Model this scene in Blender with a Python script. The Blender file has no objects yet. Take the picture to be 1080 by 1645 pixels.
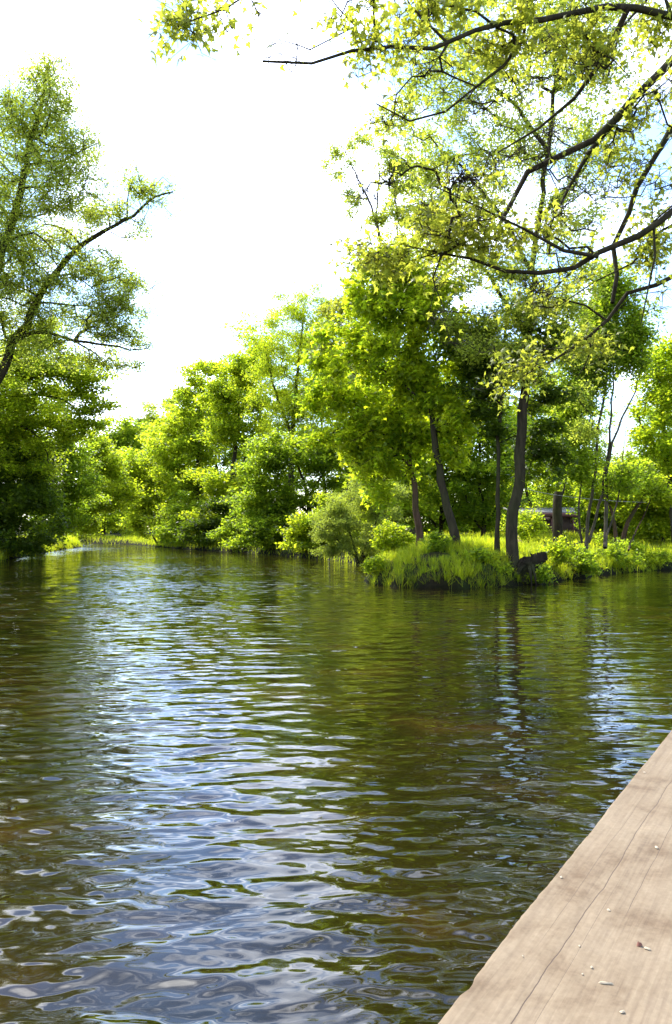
import bpy, math, random
import numpy as np
from mathutils import Vector

R = math.radians
scene = bpy.context.scene
col = scene.collection

# ------------------------------------------------------------------ camera, sky, sun, exposure
F, CX, HY, H = 1280.0, 540.0, 850.0, 1.75          # focal length and horizon in photo pixels, eye height over the water
cam_d = bpy.data.cameras.new('camera')
cam = bpy.data.objects.new('camera', cam_d)
col.objects.link(cam)
cam.location = (0, 0, H)
cam.rotation_euler = (R(90), 0, 0)
cam_d.sensor_fit = 'VERTICAL'
cam_d.sensor_height = 36.0
cam_d.lens = F / 1645.0 * 36.0
cam_d.shift_y = 27.5 / 1645.0
cam_d.clip_start = 0.05
cam_d.clip_end = 3000
scene.camera = cam

SUN_AZ, SUN_EL = R(-37), R(48)                     # azimuth from +Y towards +X
world = bpy.data.worlds.new('World')
scene.world = world
world.use_nodes = True
wn, wl = world.node_tree.nodes, world.node_tree.links
bg = wn['Background']
sky = wn.new('ShaderNodeTexSky')
sky.sky_type = 'NISHITA'
sky.sun_disc = False
sky.sun_elevation = SUN_EL
sky.sun_rotation = SUN_AZ
sky.air_density = 1.3
sky.dust_density = 0.1
sky.ozone_density = 2.5
wtc = wn.new('ShaderNodeTexCoord')
wmp = wn.new('ShaderNodeMapping'); wmp.inputs['Scale'].default_value = (1.0, 1.0, 1.9)
wl.new(wtc.outputs['Generated'], wmp.inputs['Vector'])
wno = wn.new('ShaderNodeTexNoise'); wno.inputs['Scale'].default_value = 2.6; wno.inputs['Detail'].default_value = 7; wno.inputs['Roughness'].default_value = 0.58; wno.inputs['Distortion'].default_value = 0.4
wl.new(wmp.outputs[0], wno.inputs['Vector'])
wrp = wn.new('ShaderNodeValToRGB')
wrp.color_ramp.elements[0].position = 0.48; wrp.color_ramp.elements[0].color = (0, 0, 0, 1)
wrp.color_ramp.elements[1].position = 0.66; wrp.color_ramp.elements[1].color = (0.75, 0.75, 0.75, 1)
wl.new(wno.outputs['Fac'], wrp.inputs['Fac'])
wmx = wn.new('ShaderNodeMix'); wmx.data_type = 'RGBA'; wmx.clamp_result = False
wl.new(wrp.outputs['Color'], wmx.inputs['Factor'])
wtn = wn.new('ShaderNodeMix'); wtn.data_type = 'RGBA'; wtn.blend_type = 'MULTIPLY'; wtn.clamp_result = False
wtn.inputs['Factor'].default_value = 1.0
wl.new(sky.outputs[0], wtn.inputs[6]); wtn.inputs[7].default_value = (1.28, 1.33, 1.55, 1)
wl.new(wtn.outputs[2], wmx.inputs[6])
wdot = wn.new('ShaderNodeVectorMath'); wdot.operation = 'DOT_PRODUCT'
wl.new(wtc.outputs['Generated'], wdot.inputs[0])
wdot.inputs[1].default_value = (math.sin(SUN_AZ) * math.cos(SUN_EL), math.cos(SUN_AZ) * math.cos(SUN_EL), math.sin(SUN_EL))
wpw = wn.new('ShaderNodeMath'); wpw.operation = 'POWER'; wpw.use_clamp = True
wl.new(wdot.outputs['Value'], wpw.inputs[0]); wpw.inputs[1].default_value = 5.0
wcl = wn.new('ShaderNodeMix'); wcl.data_type = 'RGBA'; wcl.clamp_result = False
wl.new(wpw.outputs[0], wcl.inputs['Factor'])
wcl.inputs[6].default_value = (15.0, 15.6, 16.8, 1); wcl.inputs[7].default_value = (46.0, 46.0, 47.0, 1)    # thin white cloud, brightest near the sun
wl.new(wcl.outputs[2], wmx.inputs[7])
wl.new(wmx.outputs[2], bg.inputs['Color'])
bg.inputs['Strength'].default_value = 0.15
sun_d = bpy.data.lights.new('sun', 'SUN')
sun_d.energy = 4.4
sun_d.angle = R(0.5)
sun_d.color = (1.0, 0.95, 0.86)
sun = bpy.data.objects.new('sun', sun_d)
col.objects.link(sun)
S = Vector((math.sin(SUN_AZ) * math.cos(SUN_EL), math.cos(SUN_AZ) * math.cos(SUN_EL), math.sin(SUN_EL)))
sun.rotation_euler = S.to_track_quat('Z', 'Y').to_euler()
sun.location = S * 60
scene.view_settings.view_transform = 'Standard'
scene.view_settings.look = 'None'
scene.view_settings.exposure = 1.12
scene.view_settings.gamma = 1.0
scene.cycles.max_bounces = 8
scene.cycles.transmission_bounces = 5
scene.cycles.diffuse_bounces = 3
scene.cycles.glossy_bounces = 3
scene.cycles.sample_clamp_indirect = 6.0
scene.cycles.use_denoising = True


# ------------------------------------------------------------------ helpers
def P(px, py, d):
    """point of the place seen at photo pixel (px, py), d metres ahead"""
    return np.array([(px - CX) / F * d, d, H + (HY - py) / F * d])


def tag(o, label=None, cat=None, group=None, kind=None):
    if label: o['label'] = label
    if cat: o['category'] = cat
    if group: o['group'] = group
    if kind: o['kind'] = kind
    return o


def empty(name, loc):
    o = bpy.data.objects.new(name, None)
    o.empty_display_size = 0.3
    o.location = loc
    col.objects.link(o)
    return o


def make_obj(name, V, Fc, mat, parent=None, smooth=False, tint=None, origin=None):
    """mesh object from vertex array (n,3) and list of face index arrays [(m,k), ...]"""
    V = np.asarray(V, dtype=np.float32)
    if origin is not None:
        V = V - np.asarray(origin, dtype=np.float32)
    if not isinstance(Fc, list):
        Fc = [Fc]
    me = bpy.data.meshes.new(name)
    me.vertices.add(len(V))
    me.vertices.foreach_set('co', V.ravel())
    loops = np.concatenate([f.ravel() for f in Fc]).astype(np.int32)
    sizes = np.concatenate([np.full(len(f), f.shape[1]) for f in Fc])
    starts = np.concatenate([[0], np.cumsum(sizes)[:-1]]).astype(np.int32)
    me.loops.add(len(loops))
    me.loops.foreach_set('vertex_index', loops)
    me.polygons.add(len(sizes))
    me.polygons.foreach_set('loop_start', starts)
    if smooth:
        me.polygons.foreach_set('use_smooth', np.ones(len(sizes), dtype=bool))
    me.update(calc_edges=True)
    if tint is not None:
        a = me.attributes.new('tint', 'FLOAT', 'FACE')
        a.data.foreach_set('value', np.asarray(tint, dtype=np.float32))
    me.materials.append(mat)
    o = bpy.data.objects.new(name, me)
    if origin is not None and parent is None:
        o.location = origin
    col.objects.link(o)
    if parent is not None:
        o.parent = parent
    return o


def catmull(pts, n):
    pts = np.asarray(pts, float)
    if len(pts) == 2:
        t = np.linspace(0, 1, n)[:, None]
        return pts[0] * (1 - t) + pts[1] * t
    ext = np.vstack([2 * pts[0] - pts[1], pts, 2 * pts[-1] - pts[-2]])
    seg = np.linalg.norm(np.diff(pts, axis=0), axis=1)
    cum = np.concatenate([[0], np.cumsum(seg)])
    out = []
    for s in np.linspace(0, cum[-1], n):
        i = min(np.searchsorted(cum, s, side='right') - 1, len(pts) - 2)
        t = (s - cum[i]) / max(seg[i], 1e-9)
        p0, p1, p2, p3 = ext[i:i + 4]
        out.append(0.5 * (2 * p1 + (p2 - p0) * t + (2 * p0 - 5 * p1 + 4 * p2 - p3) * t * t + (3 * p1 - p0 - 3 * p2 + p3) * t ** 3))
    return np.array(out)


def tube(path, radii, k=8, rng=None, rough=0.0):
    """swept tube through path; returns verts, quad faces"""
    path = np.asarray(path, float)
    n = len(path)
    tan = np.gradient(path, axis=0)
    tan /= np.maximum(np.linalg.norm(tan, axis=1, keepdims=True), 1e-9)
    up = np.array([1.0, 0, 0]) if abs(tan[0][0]) < 0.8 else np.array([0, 1.0, 0])
    u = np.cross(tan[0], up); u /= np.linalg.norm(u)
    V = np.zeros((n, k, 3))
    ang = np.arange(k) / k * 2 * np.pi
    ph = rng.uniform(0, 6.28, 3) if rng is not None else np.zeros(3)
    for i in range(n):
        u = u - tan[i] * np.dot(u, tan[i]); u /= np.linalg.norm(u)
        v = np.cross(tan[i], u)
        r = radii[i] * np.ones(k)
        if rough:
            r = r * (1 + rough * (np.sin(2 * ang + ph[0] + i * .35) * .5 + np.sin(3 * ang + ph[1] - i * .5) * .5) + rough * .6 * rng.normal(size=k))
        V[i] = path[i] + np.cos(ang)[:, None] * u * r[:, None] + np.sin(ang)[:, None] * v * r[:, None]
    i, j = np.meshgrid(np.arange(n - 1), np.arange(k), indexing='ij')
    a = (i * k + j).ravel(); b = (i * k + (j + 1) % k).ravel()
    Fq = np.stack([a, b, b + k, a + k], 1)
    return V.reshape(-1, 3), Fq


def prisms(A, B, ra, rb, k=4):
    """one tapered prism per edge A->B, all at once"""
    m = len(A)
    d = B - A
    L = np.maximum(np.linalg.norm(d, axis=1, keepdims=True), 1e-6)
    t = d / L
    ref = np.where(np.abs(t[:, 2:3]) < 0.9, np.array([[0, 0, 1.0]]), np.array([[1.0, 0, 0]]))
    u = np.cross(t, ref); u /= np.linalg.norm(u, axis=1, keepdims=True)
    v = np.cross(t, u)
    ang = np.arange(k) / k * 2 * np.pi
    ring = np.cos(ang)[None, :, None] * u[:, None] + np.sin(ang)[None, :, None] * v[:, None]
    Va = A[:, None] - t[:, None] * (ra * .5)[:, None, None] + ring * ra[:, None, None]
    Vb = B[:, None] + t[:, None] * (rb * .5)[:, None, None] + ring * rb[:, None, None]
    V = np.concatenate([Va, Vb], 1).reshape(-1, 3)
    base = (np.arange(m) * 2 * k)[:, None]
    j = np.arange(k)[None]
    q = np.stack([base + j, base + (j + 1) % k, base + k + (j + 1) % k, base + k + j], 2).reshape(-1, 4)
    return V, q


def merge(parts):
    Vs, Fs, off = [], [], 0
    for V, f in parts:
        Vs.append(V)
        for g in (f if isinstance(f, list) else [f]):
            Fs.append(g + off)
        off += len(V)
    return np.vstack(Vs), Fs


# ------------------------------------------------------------------ materials
def new_mat(name):
    m = bpy.data.materials.new(name)
    m.use_nodes = True
    nt = m.node_tree
    nt.nodes.clear()
    out = nt.nodes.new('ShaderNodeOutputMaterial')
    return m, nt.nodes, nt.links, out


def ramp(N, stops):
    r = N.new('ShaderNodeValToRGB')
    e = r.color_ramp.elements
    while len(e) < len(stops):
        e.new(0.5)
    for el, (p, c) in zip(e, stops):
        el.position = p
        el.color = (*c, 1)
    return r


def noise(N, L, scale, detail=4, rough=0.55, vec=None, dist=0.0):
    n = N.new('ShaderNodeTexNoise')
    n.inputs['Scale'].default_value = scale
    n.inputs['Detail'].default_value = detail
    n.inputs['Roughness'].default_value = rough
    n.inputs['Distortion'].default_value = dist
    if vec is not None:
        L.new(vec, n.inputs['Vector'])
    return n


def leaf_mat(name, dark, light, trans_gain=2.0, trans_mix=0.5, yellow=1.0):
    m, N, L, out = new_mat(name)
    at = N.new('ShaderNodeAttribute'); at.attribute_name = 'tint'
    rp = ramp(N, [(0.0, dark), (1.0, light)])
    L.new(at.outputs['Fac'], rp.inputs['Fac'])
    dif = N.new('ShaderNodeBsdfPrincipled')
    dif.inputs['Roughness'].default_value = 0.45
    dif.inputs['Specular IOR Level'].default_value = 0.22
    mdf = N.new('ShaderNodeMix'); mdf.data_type = 'RGBA'; mdf.blend_type = 'MULTIPLY'; mdf.inputs['Factor'].default_value = 1
    L.new(rp.outputs['Color'], mdf.inputs[6]); mdf.inputs[7].default_value = (.62, .66, .7, 1)
    L.new(mdf.outputs[2], dif.inputs['Base Color'])
    tr = N.new('ShaderNodeBsdfTranslucent')
    mul = N.new('ShaderNodeMix'); mul.data_type = 'RGBA'; mul.blend_type = 'MULTIPLY'; mul.clamp_result = False
    mul.inputs['Factor'].default_value = 1.0
    L.new(rp.outputs['Color'], mul.inputs[6])
    mul.inputs[7].default_value = (trans_gain * 1.18 * yellow, trans_gain * 1.12, trans_gain * 0.45, 1)
    L.new(mul.outputs[2], tr.inputs['Color'])
    mx = N.new('ShaderNodeMixShader')
    mx.inputs['Fac'].default_value = trans_mix
    L.new(dif.outputs[0], mx.inputs[1]); L.new(tr.outputs[0], mx.inputs[2])
    L.new(mx.outputs[0], out.inputs['Surface'])
    return m


def bark_mat(name, c1, c2, scale=9.0):
    m, N, L, out = new_mat(name)
    tc = N.new('ShaderNodeTexCoord')
    mp = N.new('ShaderNodeMapping'); mp.inputs['Scale'].default_value = (1, 1, 0.22)
    L.new(tc.outputs['Object'], mp.inputs['Vector'])
    n = noise(N, L, scale, 6, 0.65, mp.outputs[0], 0.6)
    n2 = noise(N, L, 1.3, 3, 0.5, tc.outputs['Object'])
    rp = ramp(N, [(0.3, c1), (0.7, c2)])
    L.new(n.outputs['Fac'], rp.inputs['Fac'])
    mo = N.new('ShaderNodeMix'); mo.data_type = 'RGBA'
    r2 = ramp(N, [(0.42, (0, 0, 0)), (0.7, (0.7, 0.7, 0.7))])
    L.new(n2.outputs['Fac'], r2.inputs['Fac'])
    L.new(r2.outputs['Color'], mo.inputs['Factor'])
    L.new(rp.outputs['Color'], mo.inputs[6])
    mo.inputs[7].default_value = (0.035, 0.038, 0.014, 1)
    b = N.new('ShaderNodeBsdfPrincipled')
    b.inputs['Roughness'].default_value = 0.9
    b.inputs['Specular IOR Level'].default_value = 0.08
    L.new(mo.outputs[2], b.inputs['Base Color'])
    bp = N.new('ShaderNodeBump'); bp.inputs['Strength'].default_value = 0.8; bp.inputs['Distance'].default_value = 0.03
    L.new(n.outputs['Fac'], bp.inputs['Height'])
    L.new(bp.outputs[0], b.inputs['Normal'])
    L.new(b.outputs[0], out.inputs['Surface'])
    return m


def plain_mat(name, c1, c2, scale, rough=0.8, bump=0.3, stretch=(1, 1, 1)):
    m, N, L, out = new_mat(name)
    tc = N.new('ShaderNodeTexCoord')
    mp = N.new('ShaderNodeMapping'); mp.inputs['Scale'].default_value = stretch
    L.new(tc.outputs['Object'], mp.inputs['Vector'])
    n = noise(N, L, scale, 5, 0.6, mp.outputs[0])
    rp = ramp(N, [(0.3, c1), (0.7, c2)])
    L.new(n.outputs['Fac'], rp.inputs['Fac'])
    b = N.new('ShaderNodeBsdfPrincipled')
    b.inputs['Roughness'].default_value = rough
    L.new(rp.outputs['Color'], b.inputs['Base Color'])
    if bump:
        bp = N.new('ShaderNodeBump'); bp.inputs['Strength'].default_value = bump; bp.inputs['Distance'].default_value = 0.02
        L.new(n.outputs['Fac'], bp.inputs['Height']); L.new(bp.outputs[0], b.inputs['Normal'])
    L.new(b.outputs[0], out.inputs['Surface'])
    return m


M = {}
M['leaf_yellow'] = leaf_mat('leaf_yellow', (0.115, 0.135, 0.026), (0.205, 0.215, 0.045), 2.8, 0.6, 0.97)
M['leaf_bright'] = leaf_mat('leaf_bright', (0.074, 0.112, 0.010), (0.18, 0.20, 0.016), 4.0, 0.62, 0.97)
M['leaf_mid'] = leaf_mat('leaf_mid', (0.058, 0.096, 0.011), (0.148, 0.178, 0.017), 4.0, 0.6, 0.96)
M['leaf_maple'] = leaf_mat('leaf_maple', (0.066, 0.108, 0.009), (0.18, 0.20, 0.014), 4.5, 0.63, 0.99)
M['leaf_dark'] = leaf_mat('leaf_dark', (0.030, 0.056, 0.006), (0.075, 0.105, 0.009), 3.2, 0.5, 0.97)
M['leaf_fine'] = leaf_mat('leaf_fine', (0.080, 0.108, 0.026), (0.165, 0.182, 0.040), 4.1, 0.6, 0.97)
M['leaf_willow'] = leaf_mat('leaf_willow', (0.085, 0.115, 0.030), (0.165, 0.19, 0.042), 3.4, 0.55, 0.96)
M['grass'] = leaf_mat('grass', (0.055, 0.088, 0.008), (0.165, 0.172, 0.013), 4.6, 0.62, 0.97)
M['bark'] = bark_mat('bark', (0.012, 0.010, 0.006), (0.050, 0.040, 0.023))
M['bark_red'] = bark_mat('bark_red', (0.026, 0.015, 0.009), (0.10, 0.060, 0.038), 7.0)
M['bark_dark'] = bark_mat('bark_dark', (0.006, 0.0045, 0.003), (0.024, 0.018, 0.011))  # darkest of the bark tones, used on the stump
M['bark_pale'] = bark_mat('bark_pale', (0.028, 0.023, 0.016), (0.105, 0.088, 0.064), 11.0)

# ------------------------------------------------------------------ the river's outline and the ground
RIVER = np.array([
    (-10, -30), (-10.5, 0), (-12, 15), (-14.2, 28), (-16.2, 37), (-18.6, 44.5), (-20.4, 53), (-23.4, 68), (-25.2, 79), (-31, 87), (-60, 99),
    (-60, 112), (-34, 101), (-24, 92), (-18.3, 80.5), (-13, 69), (-9.6, 63), (-6.4, 58.5), (-3.6, 52.5), (-1.5, 47.6), (0.3, 43.0), (1.3, 39.5),
    (2.4, 36.0), (1.9, 32.5), (1.35, 29.5), (1.05, 26.6), (1.25, 24.9), (1.9, 23.9), (3.6, 23.4), (5.0, 24.2), (6.3, 25.5), (8.0, 27.6), (9.8, 30.0),
    (12.0, 32.5), (14.7, 34.6), (18.6, 36), (30, 40), (62, 50),
    (62, 38), (30, 33), (18, 28.5), (12.5, 20), (8.9, 13), (5.6, 7.6), (4.3, 3), (4.6, -10), (6, -30)], float)


def sdist(X, Y):
    """signed distance to the river's edge, positive on land"""
    P0 = RIVER; P1 = np.roll(RIVER, -1, 0)
    best = np.full(X.shape, 1e9)
    inside = np.zeros(X.shape, bool)
    for (ax, ay), (bx, by) in zip(P0, P1):
        dx, dy = bx - ax, by - ay
        t = np.clip(((X - ax) * dx + (Y - ay) * dy) / (dx * dx + dy * dy), 0, 1)
        best = np.minimum(best, np.hypot(X - ax - t * dx, Y - ay - t * dy))
        c = ((ay > Y) != (by > Y)) & (X < (bx - ax) * (Y - ay) / (by - ay + 1e-12) + ax)
        inside ^= c
    return np.where(inside, -best, best)


def ground_h(X, Y):
    X = np.asarray(X, float); Y = np.asarray(Y, float)
    s = sdist(X, Y) + 0.12 * np.sin(X * 2.3 + Y * 1.1) + 0.09 * np.sin(X * 5.1 - Y * 3.7) + .05 * np.sin(X * 9.3 + 7.7 * Y)
    tip = np.exp(-(((X - 5) / 6) ** 2 + ((Y - 27) / 6) ** 2))
    hb = 0.55 + 0.25 * tip + 0.12 * np.sin(X * .31 + 1) * np.sin(Y * .23)
    land = hb * (1 - np.exp(-np.maximum(s, 0) / 0.35)) + 0.05 * np.minimum(np.maximum(s, 0), 14) + 0.04 * np.sin(X * 1.7) * np.sin(Y * 1.3) * np.clip(s, 0, 1)
    land = land + 0.30 * tip * np.clip((s - .5) / 2, 0, 1)
    wet = -0.9 * (1 - np.exp(np.minimum(s, 0) / 1.4))
    return np.where(s > 0, land, wet)


def gz(x, y):
    return float(ground_h(np.array([x]), np.array([y]))[0])


def axis(lo, hi, spans):
    pts = [lo, hi]
    for a, b, st in spans:
        pts += list(np.arange(a, b + 1e-6, st))
    return np.unique(np.round(pts, 3))


gx = axis(-900, 900, [(-900, 900, 75), (-120, 120, 6), (-40, 40, 0.6), (-1, 17, 0.2)])
gy = axis(-120, 1500, [(-100, 1500, 80), (-60, 160, 6), (-12, 100, 0.6), (21.5, 38, 0.2)])
GX, GY = np.meshgrid(gx, gy, indexing='ij')
GZ = ground_h(GX, GY)
nx, ny = GX.shape
ii, jj = np.meshgrid(np.arange(nx - 1), np.arange(ny - 1), indexing='ij')
a = (ii * ny + jj).ravel()
gq = np.stack([a, a + ny, a + ny + 1, a + 1], 1)
m, N, L, out = new_mat('bank_soil')
tc = N.new('ShaderNodeTexCoord')
n1 = noise(N, L, 0.9, 6, 0.65, tc.outputs['Object'])
n2 = noise(N, L, 7.0, 5, 0.65, tc.outputs['Object'])
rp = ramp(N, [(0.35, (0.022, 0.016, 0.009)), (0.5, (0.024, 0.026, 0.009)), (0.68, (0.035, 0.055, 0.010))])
L.new(n1.outputs['Fac'], rp.inputs['Fac'])
rq = ramp(N, [(0.3, (0.5, 0.5, 0.5)), (0.75, (1.25, 1.25, 1.25))])
L.new(n2.outputs['Fac'], rq.inputs['Fac'])
mu = N.new('ShaderNodeMix'); mu.data_type = 'RGBA'; mu.blend_type = 'MULTIPLY'; mu.inputs['Factor'].default_value = 1
L.new(rp.outputs['Color'], mu.inputs[6]); L.new(rq.outputs['Color'], mu.inputs[7])
b = N.new('ShaderNodeBsdfPrincipled'); b.inputs['Roughness'].default_value = 0.9
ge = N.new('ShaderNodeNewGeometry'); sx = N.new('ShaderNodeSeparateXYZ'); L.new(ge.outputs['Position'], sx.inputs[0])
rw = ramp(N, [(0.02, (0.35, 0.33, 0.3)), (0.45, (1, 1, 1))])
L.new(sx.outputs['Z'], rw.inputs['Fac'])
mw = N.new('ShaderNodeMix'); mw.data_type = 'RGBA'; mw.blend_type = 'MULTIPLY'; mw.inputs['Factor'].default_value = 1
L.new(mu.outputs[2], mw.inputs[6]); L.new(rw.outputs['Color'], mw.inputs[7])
b.inputs['Specular IOR Level'].default_value = 0.05
L.new(mw.outputs[2], b.inputs['Base Color'])
bp = N.new('ShaderNodeBump'); bp.inputs['Strength'].default_value = 0.7; bp.inputs['Distance'].default_value = 0.06
L.new(n2.outputs['Fac'], bp.inputs['Height']); L.new(bp.outputs[0], b.inputs['Normal'])
L.new(b.outputs[0], out.inputs['Surface'])
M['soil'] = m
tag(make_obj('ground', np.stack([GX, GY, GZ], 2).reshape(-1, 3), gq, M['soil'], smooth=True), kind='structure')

# ------------------------------------------------------------------ the water
rng = np.random.default_rng(11)
rad = np.concatenate([np.linspace(0.15, 1.2, 14)[:-1], np.geomspace(1.2, 170, 1250)])
angs = np.concatenate([np.linspace(-180, -32, 50)[:-1], np.linspace(-32, 32, 400), np.linspace(32, 180, 50)[1:]])
RR, AA = np.meshgrid(rad, np.radians(angs), indexing='ij')
WX = RR * np.sin(AA); WY = RR * np.cos(AA)
WZ = np.zeros_like(WX)
spacing = np.maximum(np.gradient(rad)[:, None] * np.ones_like(AA), RR * R(0.2) * 0.7)
# patches where the breeze roughens the water, and calmer ones
patch = 0.72 + 0.28 * np.sin(WX * .55 + .8 * np.sin(WY * .31)) * np.sin(WY * .42 + 1.3) + 0.18 * np.sin(WX * .21 - WY * .13 + 2)
patch = np.clip(patch, 0.35, 1.25) * (1 - .45 * np.clip((WX + .5) / 3, 0, 1) * np.clip((WY - 4) / 5, 0, 1))   # calmer in the lee of the point
for i in range(110):
    lam = 0.065 * (0.68 / 0.065) ** rng.random()
    th = R(98) + rng.normal() * R(20 if lam > .2 else 28)
    kx, ky = math.cos(th) * 2 * math.pi / lam, math.sin(th) * 2 * math.pi / lam
    slope = 0.0128 * (1.25 if 0.15 < lam < 0.42 else (0.95 if lam <= .15 else .7))
    amp = slope * lam / (2 * math.pi)
    att = np.clip((lam / spacing - 2.5) / 3.5, 0, 1)
    x0 = WX + 0.10 * np.sin(WY * .9 + i) + 0.05 * np.sin(WX * 2.1 + i * 2)
    WZ += amp * att * patch * np.sin(kx * x0 + ky * WY + rng.random() * 6.283)
nr, na_ = WX.shape
ii, jj = np.meshgrid(np.arange(nr - 1), np.arange(na_ - 1), indexing='ij')
a = (ii * na_ + jj).ravel()
wq = np.stack([a, a + 1, a + na_ + 1, a + na_], 1)
m, N, L, out = new_mat('river_water')
tc = N.new('ShaderNodeTexCoord')
mp = N.new('ShaderNodeMapping'); mp.inputs['Scale'].default_value = (0.33, 1.0, 1.0)
mp.inputs['Rotation'].default_value = (0, 0, R(8))
L.new(tc.outputs['Object'], mp.inputs['Vector'])
w1 = noise(N, L, 3.2, 3, 0.5, mp.outputs[0], 0.4)
bp = N.new('ShaderNodeBump'); bp.inputs['Strength'].default_value = 1.0; bp.inputs['Distance'].default_value = 0.020
L.new(w1.outputs['Fac'], bp.inputs['Height'])
# small ripples: a slope field that keeps its steepness at any distance, rougher in the breezy patches
w2 = noise(N, L, 8.5, 2.5, 0.55, mp.outputs[0], 0.3)
wp = noise(N, L, 0.16, 3, 0.5, mp.outputs[0])
rpp = ramp(N, [(0.35, (0.35, 0.35, 0.35)), (0.65, (1, 1, 1))])
L.new(wp.outputs['Fac'], rpp.inputs['Fac'])
v0 = N.new('ShaderNodeVectorMath'); v0.operation = 'SUBTRACT'
L.new(w2.outputs['Color'], v0.inputs[0]); v0.inputs[1].default_value = (0.5, 0.5, 0.5)
v1 = N.new('ShaderNodeVectorMath'); v1.operation = 'MULTIPLY'
L.new(v0.outputs[0], v1.inputs[0]); v1.inputs[1].default_value = (0.42, 0.95, 0.0)
sxw = N.new('ShaderNodeSeparateXYZ'); L.new(tc.outputs['Object'], sxw.inputs[0])
mr = N.new('ShaderNodeMapRange'); mr.interpolation_type = 'SMOOTHSTEP'       # the current runs rougher in mid channel than in the lee of the point
mr.inputs['From Min'].default_value = 2.0; mr.inputs['From Max'].default_value = -2.0; mr.inputs['To Min'].default_value = 0.30; mr.inputs['To Max'].default_value = 1.25
L.new(sxw.outputs['X'], mr.inputs['Value'])
mr2 = N.new('ShaderNodeMapRange'); mr2.interpolation_type = 'SMOOTHSTEP'      # calmer in the shelter of the walkway
mr2.inputs['From Min'].default_value = 4.0; mr2.inputs['From Max'].default_value = 22.0; mr2.inputs['To Min'].default_value = 0.22; mr2.inputs['To Max'].default_value = 1.4
L.new(sxw.outputs['Y'], mr2.inputs['Value'])
mm = N.new('ShaderNodeMath'); mm.operation = 'MULTIPLY'
L.new(mr.outputs[0], mm.inputs[0]); L.new(mr2.outputs[0], mm.inputs[1])
v5 = N.new('ShaderNodeVectorMath'); v5.operation = 'SCALE'
L.new(v1.outputs[0], v5.inputs[0]); L.new(mm.outputs[0], v5.inputs['Scale'])
v2 = N.new('ShaderNodeVectorMath'); v2.operation = 'MULTIPLY'
L.new(v5.outputs[0], v2.inputs[0]); L.new(rpp.outputs['Color'], v2.inputs[1])
v3 = N.new('ShaderNodeVectorMath'); v3.operation = 'ADD'
L.new(v2.outputs[0], v3.inputs[0]); L.new(bp.outputs[0], v3.inputs[1])
v4 = N.new('ShaderNodeVectorMath'); v4.operation = 'NORMALIZE'
L.new(v3.outputs[0], v4.inputs[0])
nb = noise(N, L, 0.8, 5, 0.6, tc.outputs['Object'])
rb = ramp(N, [(0.35, (0.007, 0.007, 0.0012)), (0.55, (0.014, 0.010, 0.002)), (0.72, (0.034, 0.018, 0.004))])
L.new(nb.outputs['Fac'], rb.inputs['Fac'])
b = N.new('ShaderNodeBsdfPrincipled')
b.inputs['Roughness'].default_value = 0.03
b.inputs['IOR'].default_value = 1.45
L.new(rb.outputs['Color'], b.inputs['Base Color'])
L.new(v4.outputs[0], b.inputs['Normal'])
L.new(b.outputs[0], out.inputs['Surface'])
M['water'] = m
tag(make_obj('river_water', np.stack([WX, WY, WZ], 2).reshape(-1, 3), wq, M['water'], smooth=True), kind='structure')

# ------------------------------------------------------------------ foliage
def leaf_template(kind):
    if kind == 'palm':                     # five pointed lobes, hanging from the stalk at the origin
        ang = np.radians([180, 128, 112, 62, 45, 22, 0, -22, -45, -62, -112, -128])
        rr = np.array([0.05, 0.42, 0.24, 0.62, 0.34, 0.45, 1.0, 0.45, 0.34, 0.62, 0.24, 0.42])
        ring = np.stack([rr * np.cos(ang) + .25, rr * np.sin(ang), -0.28 * rr ** 2], 1)
        V = np.vstack([[[0.25, 0, 0.04]], ring])
        V[:, 0] -= .2
        f = np.array([[0, i + 1, (i + 1) % 12 + 1] for i in range(12)])
        return V / 1.1, f
    if kind == 'slim':
        V = np.array([[0, 0, 0], [0.45, 0.14, 0.05], [1, 0, -0.12], [0.45, -0.14, 0.05]])
    else:
        V = np.array([[0, 0, 0], [0.48, 0.33, 0.08], [1, 0, -0.10], [0.48, -0.33, 0.08]])
    return V - [.4, 0, 0], np.array([[0, 1, 2], [0, 2, 3]])


def leaves(C, size, kind, rng, up=0.7, droop=0.0, tint=None):
    """one leaf at each centre"""
    T, tf = leaf_template(kind)
    n = len(C)
    nrm = rng.normal(size=(n, 3)); nrm[:, 2] = np.abs(nrm[:, 2]) + up * 1.6
    nrm /= np.linalg.norm(nrm, axis=1, keepdims=True)
    ax = rng.normal(size=(n, 3)); ax[:, 2] -= droop
    ax -= nrm * np.sum(ax * nrm, 1, keepdims=True)
    ax /= np.maximum(np.linalg.norm(ax, axis=1, keepdims=True), 1e-6)
    sd = np.cross(nrm, ax)
    s = size * rng.uniform(0.6, 1.25, n)
    V = C[:, None] + s[:, None, None] * (T[None, :, 0:1] * ax[:, None] + T[None, :, 1:2] * sd[:, None] + T[None, :, 2:3] * nrm[:, None])
    f = (np.arange(n) * len(T))[:, None, None] + tf[None]
    tn = np.repeat(np.clip(tint if tint is not None else rng.random(n), 0, 1), len(tf))
    return V.reshape(-1, 3), f.reshape(-1, 3), tn


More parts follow.
